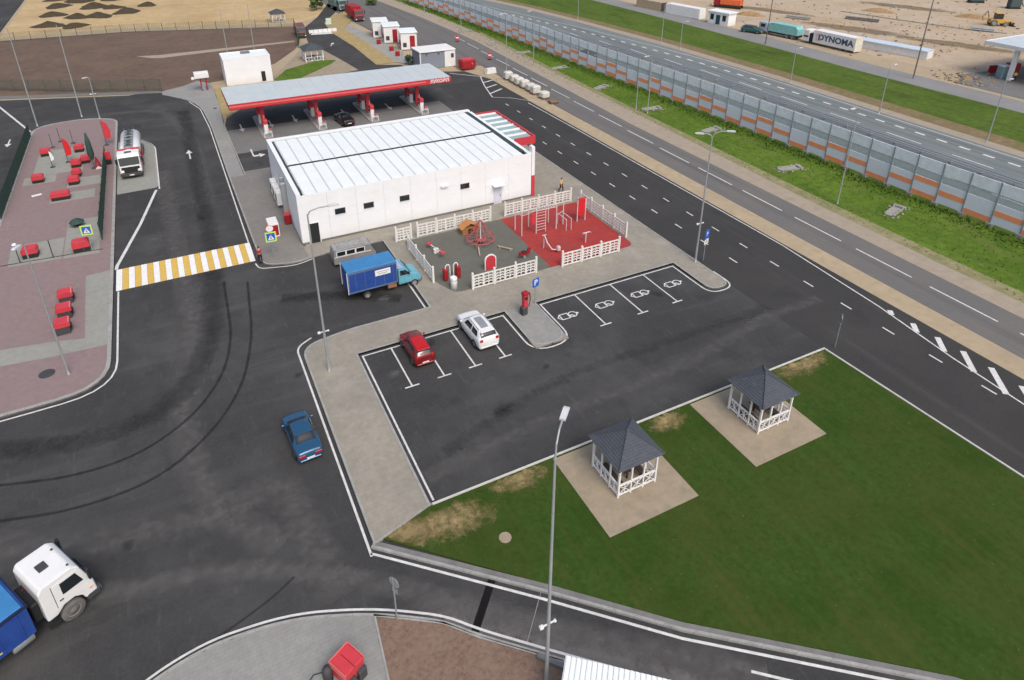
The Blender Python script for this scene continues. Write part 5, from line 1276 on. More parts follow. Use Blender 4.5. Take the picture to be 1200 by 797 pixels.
# ---------------------------------------------------------------- signs, totem
def post_sign(name, label, base, h, build, cat='sign', rz=0, z=.12, group=None):
    t = thing(name, label, cat, (*base, z), rz, group)
    obj('post', MB().tube((0, 0, 0), (0, 0, h), .04, n=8), STEEL, t); build(t); return t
def plate(t, w, h, zc, mt, y=-.05, nm='plate'): return obj(nm, MB().box(-w/2, w/2, y-.02, y, zc-h/2, zc+h/2), mt, t)
def bP(t):
    p = plate(t, .72, .85, 2.15, BLUESIGN); text('letter', 'P', .75, WPAINT, p, (0, -.075, 2.15), (R(90), 0, 0), .004, .02)
post_sign('parking_sign', 'blue parking sign with a white P at the back of the grey island', (24.7, 43.95), 2.5, bP, rz=R(12))
def bD(t):
    p = plate(t, .85, .85, 2.9, BLUESIGN); text('letter', 'P', .6, WPAINT, p, (0, -.075, 2.92), (R(90), 0, 0), .004, .01)
    q = plate(t, .8, .5, 2.1, WPAINT)
    obj('symbol', MB().box(-.22, .22, -.076, -.0705, 2.05, 2.09).box(-.05, .02, -.076, -.0705, 2.0, 2.25), CHAR, q)
post_sign('parking_sign', 'blue sign with a white plate below, right of the double-headed lamp', (42.9, 43.1), 3.35, bD, rz=R(20))
def bC(t):
    p = plate(t, 1.0, 1.05, 2.35, LIME); q = obj('blue_field', MB().box(-.38, .38, -.085, -.071, 1.96, 2.74), BLUESIGN, p)
    obj('white_triangle', MB().side([(-.3, 2.05), (.3, 2.05), (0, 2.62)], -.096, -.086), WPAINT, q)
    s = MB(); s.side([(-.03, 2.33), (.03, 2.33), (.02, 2.46), (-.02, 2.46)], -.105, -.097); s.side([(-.02, 2.33), (-.1, 2.12), (-.06, 2.12), (.0, 2.26), (.07, 2.12), (.11, 2.12), (.03, 2.33)], -.106, -.0975)
    s.side([(-.03, 2.48), (.03, 2.48), (.03, 2.53), (-.03, 2.53)], -.105, -.097)
    obj('walking_figure', s, BLACK, q)
post_sign('crossing_sign', 'yellow-green bordered pedestrian crossing sign on the pink pavement', (-10.1, 71.8), 2.95, bC, rz=R(-8), group='pedestrian crossing signs')
def bC2(t):
    bC(t); d_ = obj('round_plate', MB().lathe([(0, 0), (.33, 0), (.33, .02), (0, .02)], 20, WPAINT, M=Matrix.Translation((0, -.05, 3.25)) @ Matrix.Rotation(R(90), 4, 'X'), smooth=False), None, t)
    obj('rim', MB().lathe([(.33, -.005), (.36, -.005), (.36, .03), (.33, .03)], 20, PINKRED, M=Matrix.Translation((0, -.05, 3.25)) @ Matrix.Rotation(R(90), 4, 'X')), None, d_)
post_sign('crossing_sign', 'pedestrian crossing sign under a white round plate by the building corner', (5.75, 62.3), 3.6, bC2, rz=R(-5), group='pedestrian crossing signs')
def bR(t):
    obj('round_plate', MB().lathe([(0, 0), (.33, 0), (.33, .02), (0, .02)], 20, STEEL, M=Matrix.Translation((0, -.05, 2.75)) @ Matrix.Rotation(R(90), 4, 'X'), smooth=False), None, t)
    obj('small_plate', MB().box(-.18, .18, -.07, -.05, 2.0, 2.3), STEEL, t)
post_sign('road_sign', 'grey back of a round road sign at the far corner of the lawn', (43.2, 27.9), 3.1, bR, rz=R(235), z=0, group='road signs seen from behind')
post_sign('road_sign', 'grey back of a round road sign at the edge of the brown gravel bed', (4.95, 22.3), 3.1, bR, rz=R(118), z=.1, group='road signs seen from behind')
post_sign('road_sign', 'white-green square sign beside the entrance crossing', at(386, 35), 2.2, lambda t: (plate(t, 1.3, 1.5, 2.0, mat('pale_green_sign', (.5, .62, .5), .5))), z=.05)
t = thing('payment_totem', 'red vacuum totem with a black base on the grey parking island', 'totem', (23.2, 43.0, .125), R(8))
obj('column', MB().box(-.22, .22, -.2, .2, .5, 2.0, b=.03), RED2, t); obj('black_base', MB().box(-.4, .12, -.3, .25, 0, .75, b=.05), CHAR, t)
obj('head', MB().box(-.26, .3, -.24, .24, 1.9, 2.15, b=.04), DRED, t); obj('screen', MB().box(-.14, .14, -.215, -.201, 1.45, 1.75), BLACK, t)
obj('hose', MB().path([(.22, 0, 1.8), (.5, 0, 1.9), (.55, 0, 1.2), (.35, -.1, .6)], .04, 6), BLACK, t)

# hydrant shields / wall things west of building
t = thing('fire_shield', 'red fire equipment box leaning by the left wall of the building', 'fire box', (8.35, 69.2, .12))
obj('box_body', MB().box(-.3, .3, -.4, .4, .1, 1.1, b=.03), DRED, t); obj('lid', MB().box(-.33, .33, -.42, .42, 1.1, 1.16), RED2, t)
t = thing('gas_cabinet', 'white and red striped cabinet by the left wall, behind the crossing sign', 'cabinet', (6.6, 67.5, .12))
obj('cabinet_body', MB().box(-.5, .5, -.9, .9, 0, 1.5, b=.03), WPAINT, t); obj('red_door', MB().box(-.4, .4, -.93, -.901, .2, 1.35), DRED, t); obj('red_stripe', MB().box(-.53, -.501, -.7, .7, .3, 1.3), PINKRED, t)

# ---------------------------------------------------------------- service boxes on the island
def service_box(name, label, px, py, w, d_, h, group, base=BLACK, legs=True):
    x, y = at(px, py, .13); t = thing(name, label, 'service box', (x, y, .13), R(random.uniform(-4, 4)), group)
    obj('base', MB().box(-w/2+.04, w/2-.04, -d_/2+.04, d_/2-.04, 0, h*.45), base, t)
    obj('hood', MB().side([(-w/2, h*.45), (-w/2, h*.85), (-w/2+.12, h), (w/2-.12, h), (w/2, h*.85), (w/2, h*.45)], -d_/2, d_/2), RED2, t)
    obj('hinge', MB().box(w/2-.04, w/2+.03, -d_/2+.1, d_/2-.1, h*.5, h*.58), PINKRED, t)
    return t
G1 = 'red hooded service boxes on the pink pavement'
for lab, px, py, w, d_, h in (('red hooded service box nearest the left fence of the pink island', 45.5, 213, 1.25, 1.1, .9),
                              ('long red hooded service box in the middle of the pink island', 72, 233, 1.9, 1.0, .9),
                              ('red hooded service box, top left of the pink island', 54, 182, 1.15, 1.1, .9),
                              ('red hooded service box between two dark flag poles', 93.5, 177, 1.1, 1.1, .9),
                              ('bright red service box just left of the dark closed parasol', 101, 190, 1.05, 1.1, .9),
                              ('red service box at the back of the central column of three', 90, 195, 1.1, 1.0, .9),
                              ('red service box in the middle of the central column of three', 90.5, 206, 1.0, 1.0, .9),
                              ('red service box at the front of the central column of three', 87.5, 215, 1.15, 1.1, .9),
                              ('red hooded service box beside the left mesh-gate post', 37, 300, 1.35, 1.1, 1.0),
                              ('wide red hooded service box below the pedestrian crossing sign', 96.5, 293, 1.5, 1.2, 1.1)):
    service_box('service_box', lab, px, py, w, d_, h, G1)
G2 = 'row of three large red-topped containers'
for lab, px, py in (('front one of three red-topped black containers on the grey paving', 75.5, 389), ('middle one of three red-topped black containers', 77.3, 371), ('rear one of three red-topped black containers', 79, 353.5)):
    x, y = at(px, py, .13); t = thing('waste_container', lab, 'container', (x, y, .13), R(3), G2)
    obj('base', MB().box(-.5, .5, -.45, .5, 0, .75, b=.03), CHAR, t)
    obj('lid', MB().side([(-.58, .7), (-.58, .95), (-.45, 1.12), (.45, 1.12), (.58, .95), (.58, .7)], -.5, .55), RED2, t)
    obj('lid_edge', MB().box(.46, .56, -.45, .5, 1.0, 1.13, b=.01), PINKRED, t); obj('side_handle', MB().box(.52, .64, -.2, .25, .3, .7, b=.02), BLACK, t)
x, y = at(407, 777, 1.0)
t = thing('vacuum_station', 'large red service cabinet with a light rim at the bottom of the picture', 'cabinet', (x, y, .1), R(27)); t.scale = (.76, .76, .85)
obj('red_top', MB().box(-.72, .72, -.68, .75, .35, 1.35, b=.04), RED2, t)
obj('light_rim', MB().box(-.75, .75, .751, .80, 1.0, 1.42).box(.721, .76, -.68, .75, 1.0, 1.42).box(-.76, -.721, -.68, .75, 1.0, 1.42), PINKRED, t)
obj('seam', MB().box(-.02, .03, -.70, .55, 1.30, 1.362), DRED, t)
obj('base', MB().box(-.7, -.1, -.95, -.2, 0, .8, b=.06).box(.1, .7, -.95, -.2, 0, .8, b=.06), CHAR, t)
x, y = at(384, 790, .6)
t = thing('hose_reel', 'dark hose drum with a curved hose left of the red cabinet', 'hose reel', (x, y, .1))
obj('drum', MB().lathe([(0, 0), (.22, 0), (.24, .8), (.18, .95), (0, 1.0)], 14, CHAR), None, t)
obj('hose', MB().path([(-.2, 0, .8), (-.6, .1, .75), (-1.0, -.1, .5), (-1.25, -.5, .2), (-1.3, -.9, .05)], .03, 6), BLACK, t)
# flags, parasols
def flag(name, label, px, py, h, w, mt, cat, lean=0, grp=None):
    x, y = at(px, py, .13); t = thing(name, label, cat, (x, y, .13), R(random.uniform(-10, 10)), grp)
    obj('pole', MB().tube((0, 0, 0), (0, 0, h), .035, n=6), CHAR, t)
    if mt: obj('cloth', MB().side([(0, .8), (w, 1.0), (w*1.15, h*.55), (w*.8, h*.85), (0, h)], -.03, .03), mt, t)
    obj('foot', MB().lathe([(0, 0), (.3, 0), (.3, .06), (.05, .1), (0, .1)], 10, CHAR), None, t)
    return t
flag('feather_flag', 'tall red feather flag in the middle of the pink island', 80, 190, 3.3, .62, RED, 'flag', grp='red feather flags')
flag('feather_flag', 'red feather flag at the right rim of the pink island, behind the tanker', 125, 170, 3.6, .75, RED2, 'flag', grp='red feather flags')
flag('feather_flag', 'white and red small flag left of the tall red flag', 62, 196, 2.2, .35, WPAINT, 'flag')
flag('thin_pole', 'thin dark pole, leftmost of three on the pink island', 62, 173, 2.0, .1, None, 'pole', grp='thin dark poles')
flag('thin_pole', 'thin dark pole behind the tall red flag', 71, 166, 2.0, .1, None, 'pole', grp='thin dark poles')
flag('thin_pole', 'thin dark pole left of the red box at the top of the island', 86, 168, 2.0, .1, None, 'pole', grp='thin dark poles')
def parasol(label, px, py, h, r, mt, spread=False):
    x, y = at(px, py, .13); t = thing('parasol', label, 'parasol', (x, y, .13))
    obj('pole', MB().tube((0, 0, 0), (0, 0, h), .04, n=6), CHAR, t)
    prof = [(r*.5, 1.2), (r, 1.9), (r*.8, h*.75), (r*.25, h), (0, h+.05)] if not spread else [(r, h-.45), (r*.55, h-.18), (0, h)]
    obj('canopy', MB().lathe(prof, 10, mt), None, t); obj('foot', MB().lathe([(0, 0), (.35, 0), (.35, .08), (0, .12)], 10, CHAR), None, t)
parasol('closed dark green parasol on the pink island', 111, 197, 4.7, .38, FENCEG)
parasol('dark green dome-shaped cover beside the pedestrian crossing sign', 91, 265, .95, .75, FENCEG, True)
t = thing('hydrant_stand', 'small dark red stand at the foot of the dark parasol', 'stand', (*at(115, 197, .13), .13)); obj('stand', MB().side([(-.3, 0), (-.05, 1.5), (.08, 1.5), (.5, 0), (.3, 0), (.05, 1.0), (-.15, 0)], -.15, .15), DRED, t); obj('tray', MB().box(-.2, .5, -.3, .3, .0, .12), WPAINT, t)
t = thing('red_board', 'bright red board on a black foot beside the tanker, at the fence end', 'board', (*at(128, 192, .13), .13)); obj('board', MB().box(-.4, .4, -.1, .1, .6, 1.7, b=.03), RED2, t); obj('foot', MB().box(-.3, .3, -.25, .25, 0, .6, b=.03), BLACK, t)
tag(obj('white_slab', MB().box(-.5, .5, -.22, .22, 0, .05), WPAINT, None, (*at(43, 229, .13), .13), (0, 0, R(15))), 'small white slab lying on the pink pavement', 'slab')
# green mesh fences of island
def mesh_fence(name, label, P_, h, gap, parent_mt=FENCEG, wires=.22, group=None, z=.12, hw_=.0):
    o0 = Vector(P_[0]); t = thing(name, label, 'fence', (o0.x, o0.y, z), 0, group)
    tot = sum((Vector(b_)-Vector(a)).length for a, b_ in zip(P_[:-1], P_[1:])); n = max(1, int(tot/gap)); ps = [along(P_, min(tot-.001, k*tot/n)) for k in range(n+1)]
    pm = share('mp%.1f' % h+parent_mt.name, lambda: MB().box(-.045, .045, -.045, .045, 0, h+.1), parent_mt)
    for a in ps: inst('post', pm, t, (a.x-o0.x, a.y-o0.y, 0))
    for a, c in zip(ps[:-1], ps[1:]):
        d = c-a; L = d.length; mb = MB(); k = .06
        while k < L: mb.box(k-.012, k+.012, -.012, .012, .08, h-.02); k += wires
        for q in range(9): zz = .1+(h-.14)*q/8; mb.box(.045, L-.045, -.016, .016, zz-.012, zz+.012)
        inst('mesh_panel', obj_mesh(mb, parent_mt), t, (a.x-o0.x, a.y-o0.y, 0), math.atan2(d.y, d.x))
    return t
def obj_mesh(mb, mt):
    o = obj('tmp', mb, mt); me = o.data; bpy.data.objects.remove(o); return me
mesh_fence('mesh_fence', 'dark green mesh fence between the pink island and the tanker stand', [(-9.3, 98), (-9.3, 74)], 1.9, 2.5, wires=.07)
mesh_fence('mesh_fence', 'dark green mesh fence on the far left edge of the pink island', [(-19.15, 113), (-19.15, 84)], 1.9, 2.5, wires=.07)
t = thing('rail_fence', 'low fence with dark posts and a thin rail across the pink pavement', 'fence', (-16.2, 72.2, .12))
for x, y in ((0, 0), (2.75, -.2), (5.4, -.3)):
    p = obj('post', MB().tube((x, y, 0), (x, y, 1.95 if x < 5 else .7), .05, n=6), CHAR, t)
    if x == 0: obj('lamp_cap', MB().lathe([(0, 1.9), (.2, 1.92), (.22, 2.05), (.1, 2.15), (0, 2.16)], 10, LAMP), None, p)
obj('rail', MB().tube((-4, .15, .06), (0, 0, .06), .03, n=5).tube((0, 0, .06), (2.75, -.2, .06), .03, n=5).tube((2.75, -.2, .06), (7.0, -.45, .06), .03, n=5), CHAR, t)
# fences round the brown field
mesh_fence('field_fence', 'thin mesh fence with dark posts along the near edge of the brown field', [at(-20, 106), at(100, 107.5), at(190, 106)], 2.0, 2.6, WIRE, .2, 'fences of the brown field', 0)
mesh_fence('field_fence', 'mesh fence along the far edge of the brown field', [at(-20, 51), at(150, 38), at(345, 31)], 1.9, 3.0, WIRE, .35, 'fences of the brown field', 0)
mesh_fence('field_fence', 'dark green mesh fence round the right end of the brown field', [at(345, 32), at(351, 46), at(350, 56)], 1.9, 2.5, FENCEG, .12, 'fences of the brown field', 0)

# ---------------------------------------------------------------- people
def skinmesh(name, J, E_, parent, mt, sub=1):
    me = bpy.data.meshes.new(name); me.from_pydata([j[:3] for j in J], E_, []); o = bpy.data.objects.new(name, me); C.objects.link(o)
    md = o.modifiers.new('s', 'SKIN'); md.use_smooth_shade = True
    sv = me.skin_vertices[0].data if me.skin_vertices else None
    if sv is None:
        bm = bmesh.new(); bm.from_mesh(me); bm.verts.layers.skin.verify(); bm.to_mesh(me); bm.free(); sv = me.skin_vertices[0].data
    for i, j in enumerate(J): sv[i].radius = (j[3], j[4] if len(j) > 4 else j[3]); sv[i].use_root = (i == 0)
    s2 = o.modifiers.new('d', 'SUBSURF'); s2.levels = sub; s2.render_levels = sub
    dg = bpy.context.evaluated_depsgraph_get(); dg.update(); m2 = bpy.data.meshes.new_from_object(o.evaluated_get(dg))
    bpy.data.objects.remove(o); m2.materials.clear(); m2.materials.append(mt); m2.name = name
    r = bpy.data.objects.new(name, m2); C.objects.link(r); r.parent = parent; return r
def person(label, loc, rz, shirt, trousers, stride=.18):
    t = thing('person', label, 'person', (*loc, .12), rz)
    s = stride
    J = [(0, 0, .98, .13, .10), (0, 0, 1.15, .13, .09), (0, .01, 1.38, .16, .10), (0, 0, 1.50, .06), (0, .02, 1.60, .075), (0, .03, 1.70, .085),
         (-.19, 0, 1.43, .05), (-.25, -.05, 1.17, .04), (-.25, .10, .95, .028), (-.25, .14, .88, .03), (.19, 0, 1.43, .05), (.25, .04, 1.17, .04), (.25, .22, 1.0, .028), (.25, .28, .95, .03),
         (-.10, 0, .90, .085), (-.10, s*.7, .50, .06), (-.10, s*.8, .09, .045), (-.10, s*.8+.14, .04, .035), (.10, 0, .90, .085), (.10, -s*.2, .50, .06), (.10, -s*1.2, .12, .045), (.10, -s*1.2+.14, .04, .035)]
    E_ = [(0, 1), (1, 2), (2, 3), (3, 4), (4, 5), (2, 6), (6, 7), (7, 8), (8, 9), (2, 10), (10, 11), (11, 12), (12, 13), (0, 14), (14, 15), (15, 16), (16, 17), (0, 18), (18, 19), (19, 20), (20, 21)]
    for hnd, pj in ((-1, 9), (1, 13)):
        hx_, hy_, hz_ = J[pj][:3]
        for k, (dx, l_) in enumerate(((-.026, .065), (-.009, .078), (.009, .072), (.026, .055))):
            i = len(J); J.append((hx_, hy_+.01+dx, hz_-.045, .009)); J.append((hx_+hnd*-.012, hy_+.015+dx, hz_-.045-l_, .007)); E_ += [(pj, i), (i, i+1)]
        i = len(J); J.append((hx_, hy_+.05, hz_-.03, .010)); J.append((hx_-hnd*.02, hy_+.07, hz_-.075, .008)); E_ += [(pj, i), (i, i+1)]
    skinmesh('body', J, E_, t, SKIN)
    g_ = lambda ids, add: [tuple(J[i][:3])+tuple(r+add for r in J[i][3:]) for i in ids]
    skinmesh('shirt', g_([0, 1, 2, 6, 7, 10, 11], .022), [(0, 1), (1, 2), (2, 3), (3, 4), (2, 5), (5, 6)], t, shirt)
    skinmesh('trousers', g_([0, 14, 15, 16, 18, 19, 20], .022), [(0, 1), (1, 2), (2, 3), (0, 4), (4, 5), (5, 6)], t, trousers)
    for a in (16, 20):
        p, q = J[a], J[a+1]; obj('shoe', MB().box(p[0]-.05, p[0]+.05, p[1]-.07, q[1]+.06, 0, .085, b=.02), BLACK, t)
    obj('hair', MB().lathe([(.088, 0), (.1, .05), (.085, .1), (.04, .13), (0, .135)], 12, HAIR, c=(0, .015, 1.68)), None, t)
    obj('nose', MB().side([(-.012, 1.665), (.012, 1.665), (0, 1.70)], .11, .135), SKIN, t)
    for s_ in (-1, 1):
        obj('ear', MB().box(s_*.093-.012, s_*.093+.012, .0, .04, 1.66, 1.71, b=.004), SKIN, t)
        obj('eye', MB().box(s_*.035-.012, s_*.035+.012, .108, .116, 1.705, 1.718), BLACK, t)
    obj('mouth', MB().box(-.025, .025, .104, .110, 1.64, 1.648), DRED, t)
    return t
person('person in a yellow top and dark trousers walking behind the playground fence', (38.7, 63.1), R(200), SHIRTY, CLOTHD, .25)
person('person in a red top and black trousers standing at the right end of the crosswalk', (4.45, 61.9), R(30), SHIRTR, CLOTHD, .08)
person('person in a hi-vis vest near the pump of the far station', at(1188, 95), R(140), HIVIS, CLOTHD, .15)
bpy.data.objects['person.002'].location.z = 0
# ---------------------------------------------------------------- far things
# bags on the verge
for i in range(8):
    y = 110.2-i*2.05+(0 if i < 6 else -.9*(i-5)); x = 55.5+random.uniform(-.15, .15)
    t = thing('bulk_bag', 'white bulk bag on a pallet, %s from the far end of the row' % ['first', 'second', 'third', 'fourth', 'fifth', 'sixth', 'seventh', 'eighth'][i], 'bulk bag', (x, y, 0), R(random.uniform(-12, 12)), 'white bulk bags on pallets')
    hgt = [1.5, 1.35, 1.4, 1.45, 1.3, 1.5, 1.2, .45][i]
    obj('bag', MB().box(-.75, .75, -.7, .7, .16, hgt, b=.18), BAGW if i < 7 else WOOD, t)
    pm = MB()
    for q in (-.6, 0, .6): pm.box(q-.07, q+.07, -.75, .75, 0, .1)
    for q in (-.6, -.3, 0, .3, .6): pm.box(-.8, .8, q-.08, q+.08, .101, .15)
    obj('pallet', pm, WOOD, t)
t = thing('white_block', 'white concrete block at the end of the hatched marking', 'block', at(575, 86), R(5)); obj('block', MB().side([(-1.1, 0), (-1.0, .3), (-.9, 1.0), (.9, 1.0), (1.0, .3), (1.1, 0)], -.4, .4), WPAINT, t)
t = thing('red_tank', 'red steel tank container beside the blue-grey container', 'container', (51.6, 120.4), R(6))
obj('tank_body', MB().box(-1.5, 1.5, -.95, .95, .2, 1.9, b=.15), DRED, t); obj('lid', MB().box(-1.3, 1.2, -.8, .8, 1.9, 2.05, b=.04), RED2, t); obj('valve', MB().tube((.6, -.95, 1.2), (.6, -1.15, 1.2), .15, n=8), PINKRED, t)
t = thing('box_container', 'grey-blue container with a white roof behind the right end of the canopy', 'container', (43.4, 123.8), R(0))
obj('wall', MB().box(0, 5.0, 0, 4.6, 0, 3.0), CONTBLUE, t)
rb = share('crib', lambda: MB().box(0, .06, -.04, 0, .05, 2.95), CONTBLUE)
for k in range(15): inst('rib', rb, t, (.1+k*.33, 0, 0))
obj('white_end', MB().box(5.01, 7.2, -.05, 4.6, 0, 3.15), WPAINT, t); obj('roof', MB().box(-.15, 7.3, -.2, 4.8, 3.16, 3.42, b=.06), WPAINT, t); obj('window', MB().box(6.3, 6.9, -.09, -.055, 1.7, 2.5), CHAR, t)
for x in (1.2, 3.7): obj('lamp', MB().box(x, x+.2, -.3, -.05, 2.75, 2.95, b=.02), CHAR, t)
obj('corner_post', MB().box(-.1, .1, -.08, .1, 0, 3.1), WPAINT, t)
t = thing('round_bush', 'small dark green round bush left of the blue-grey container', 'bush', at(479, 76)); 
def foliage(n, rx, ry, rz_, cz, size, seed, mts=(LEAF, LEAFL), base=.0):
    rnd = random.Random(seed); mb = MB()
    cl = [(rnd.uniform(-.7, .7)*rx, rnd.uniform(-.7, .7)*ry, rnd.uniform(-.6, .8)*rz_, rnd.uniform(.3, .6)) for _ in range(14)]
    for i in range(n):
        cx, cy, cz_, cr = rnd.choice(cl)
        v_ = Vector((rnd.gauss(0, 1), rnd.gauss(0, 1), rnd.gauss(0, 1))).normalized()*rnd.random()**.4*cr
        p = Vector((cx+v_.x*rx, cy+v_.y*ry, cz+cz_+v_.z*rz_))
        a = Vector((rnd.gauss(0, 1), rnd.gauss(0, 1), rnd.gauss(0, .5))).normalized()*size; b_ = a.orthogonal().normalized()*size*.6
        mb.add([p-a, p+b_, p+a, p-b_], [(0, 1, 2, 3)], mts[(i+int(cx*3)) % len(mts)])
    return mb
obj('crown', foliage(900, 1.0, 1.0, .9, 1.1, .12, 3, (FENCEG, LEAF)), None, t); obj('stem', MB().tube((0, 0, 0), (0, 0, 1), .08), BARK, t)
def tree(label, loc, h, r, seed, n=2500, grp=None):
    t = thing('tree', label, 'tree', loc, 0, grp)
    tr = MB().tube((0, 0, 0), (.1, 0, h*.45), .16, .1, 8)
    rnd = random.Random(seed)
    for k in range(6): a = k*1.05; tr.tube((.05, 0, h*(.25+.05*k)), (math.cos(a)*r*.6, math.sin(a)*r*.6, h*(.5+.07*k)), .06, .03, 6)
    obj('trunk', tr, BARK, t); obj('crown', foliage(n, r, r, h*.42, h*.58, .22, seed), None, t)
tree('rounded green tree at the top edge beside the entrance road', at(371, 12), 4.2, 2.3, 11, 3500)
tree('low green shrub left of the red and grey trucks', at(436, 6), 2.0, 1.5, 12, 1200)
# kiosks
for i, (px, py, sc_) in enumerate(((446, 43, 1.0), (459, 49, 1.0), (479, 57, 1.05))):
    x, y = at(px, py); t = thing('filling_cabin', ['far one of the white cabins with red doors beyond the canopy', 'middle white cabin with a red door beyond the canopy', 'near white cabin with a red door, next to the blue-grey container'][i], 'cabin', (x, y), R(-12), 'white cabins with red doors'); t.scale = (1.3, 1.3, 1.3)
    obj('wall', MB().box(-1.3, 1.3, -1.0, 2.6, .1, 2.75), WPAINT, t); obj('roof', MB().box(-1.45, 1.45, -1.15, 2.75, 2.751, 2.9, b=.03), WHITER, t)
    obj('red_door', MB().box(.15, .95, -1.05, -1.001, .15, 2.3), DRED, t); obj('vent_grille', MB().box(-1.0, -.4, -1.04, -1.001, .5, 1.2), CHAR, t); obj('side_panel', MB().box(-1.34, -1.301, -.6, 1.8, .4, 1.3), DRED, t)
    obj('plinth', MB().box(-1.35, 1.35, -1.06, 2.65, -.05, .099), CONCD, t)
for i, (px, py) in enumerate(((444, 52), (459, 60), (466, 66))):
    t = thing('valve_box', 'small dark red valve box in front of the white cabins, %s' % ['far one', 'middle one', 'near one'][i], 'valve box', at(px, py), 0, 'valve boxes'); obj('box', MB().box(-.4, .4, -.3, .3, 0, 1.0, b=.05), DRED, t); obj('pipe', MB().path([(.5, 0, 0), (.5, 0, 1.1), (1.1, 0, 1.1), (1.1, 0, 0)], .06, 6), STEEL, t)
# road cones / red marker on the highway shoulder
for lab, px, py in (('red and white road marker on the highway edge near the container', 574, 70), ('small red marker post by the far road edge above the container', 536, 49)):
    t = thing('road_marker', lab, 'marker', at(px, py), 0, 'red road markers'); obj('board', MB().box(-.3, .3, -.05, .05, .3, 1.5, b=.02), RED2, t); obj('stand', MB().box(-.35, .35, -.25, .25, 0, .12), BLACK, t); obj('white_band', MB().box(-.31, .31, -.06, .06, .8, 1.05), WPAINT, t)
# drain troughs on the grass
tro = None
labs = ['farthest pale concrete drain trough on the grass, above the container', 'pale drain trough on the grass below the far lamp post', 'pale drain trough on the grass, third from the far end', 'pale drain trough on the grass above the row of bags', 'pale drain trough on the grass, fifth from the far end', 'pale drain trough on the grass beside the paired posts', 'pale drain trough behind the double-headed lamp', 'pale drain trough on the grass right of the double-headed lamp', 'nearest pale drain trough on the grass in front of the barrier']
for lab, (px, py) in zip(labs, [(545, 37), (578, 52), (612, 62), (655, 80), (704, 103), (763, 128), (833, 153), (925, 198), (1048, 248)]):
    x, y = at(px, py)
    if tro is None:
        tro = thing('drain_trough', lab, 'drain', (x, y), R(8), 'concrete drain troughs')
        obj('channel', MB().box(-1.5, 1.2, -.5, .5, .0, .06).box(-1.5, 1.2, -.55, -.42, .06, .22).box(-1.5, 1.2, .42, .55, .06, .22), CONC, tro)
        obj('end_block', MB().box(1.2, 1.6, -.7, .7, 0, .3, b=.03), CONC, tro)
        rb_ = MB(); rnd = random.Random(4)
        for k in range(26): a, c = rnd.uniform(-2.2, 2.2), rnd.uniform(-1.1, 1.1); q = rnd.uniform(.06, .16); rb_.box(a-q, a+q, c-q*.8, c+q*.8, 0, q, b=q*.3)
        obj('rubble', rb_, CONC, tro, kind='stuff')
    else: dup(tro, (x, y), R(random.uniform(-15, 30)), lab)
# tall grass along the barrier and loose grass on the verge
tg = MB(); rnd = random.Random(5)
for i in range(9000):
    y = rnd.uniform(15, 200); px = None
    s_ = (y-8); 
    # x of barrier at y
    for a, c in zip(bp_[:-1], bp_[1:]):
        if a[1] <= y <= c[1]: bxx = a[0]+(c[0]-a[0])*(y-a[1])/(c[1]-a[1]); break
    x = bxx-.5-abs(rnd.gauss(0, 1.3)); h_ = rnd.uniform(.12, .38)*max(.3, 1-(bxx-x)/6); w_ = rnd.uniform(.05, .13)
    a = rnd.uniform(0, 6.28); dx, dy = math.cos(a)*w_, math.sin(a)*w_; lx, ly = rnd.uniform(-.15, .15), rnd.uniform(-.15, .15)
    tg.add([(x-dx, y-dy, 0), (x+dx, y+dy, 0), (x+dx*.3+lx, y+dy*.3+ly, h_), (x-dx*.3+lx, y-dy*.3+ly, h_*.9)], [(0, 1, 2, 3)], (TALL, GRASS2, GRASS2)[i % 3])
tag(obj('tall_grass', tg, None, kind='stuff'), 'tall dark green grass growing along the foot of the noise barrier', 'grass')
vg_ = MB()
for i in range(5000):
    y = rnd.uniform(12, 170); x = rnd.uniform(63.6, 73); h_ = rnd.uniform(.05, .15); w_ = rnd.uniform(.04, .11); a = rnd.uniform(0, 6.28); dx, dy = math.cos(a)*w_, math.sin(a)*w_
    vg_.add([(x-dx, y-dy, 0), (x+dx, y+dy, 0), (x+dx*.4, y+dy*.4+.05, h_), (x-dx*.4, y-dy*.4, h_*.8)], [(0, 1, 2, 3)], (GRASS2, LEAFL, DRYGRASS)[0 if x > 65.5 else rnd.choice((0, 2, 2))])
tag(obj('verge_grass', vg_, None, kind='stuff'), 'loose green grass on the verge strips between the roads', 'grass')
# lawn: small weeds and clover tufts
lw = MB()
for i in range(500):
    x = rnd.uniform(6.5, 41.8); y = rnd.uniform(4, 27.6)
    if y < (27.4-(x-5.4)*.93 if x < 12.6 else (20.6-(x-12.6)*.95 if x < 17.7 else 15.8-(x-17.7)*.81 if x < 27.4 else 8-(x-27.4)*1.1))+.5 or (17.0 < x < 23.8 and y > 21.2) or (28.2 < x < 34.9 and y > 21.3): continue
    r_ = rnd.uniform(.03, .07)
    for k in range(4):
        a = rnd.uniform(0, 6.28); lw.add([(x, y, .1), (x+r_*math.cos(a), y+r_*math.sin(a), .125), (x+r_*math.cos(a+.8), y+r_*math.sin(a+.8), .125)], [(0, 1, 2)], (GRASS3 if i % 4 else GRASS2))
tag(obj('lawn_grass', lw, None, kind='stuff'), 'small lighter tufts in the mown lawn around the gazebos', 'grass')
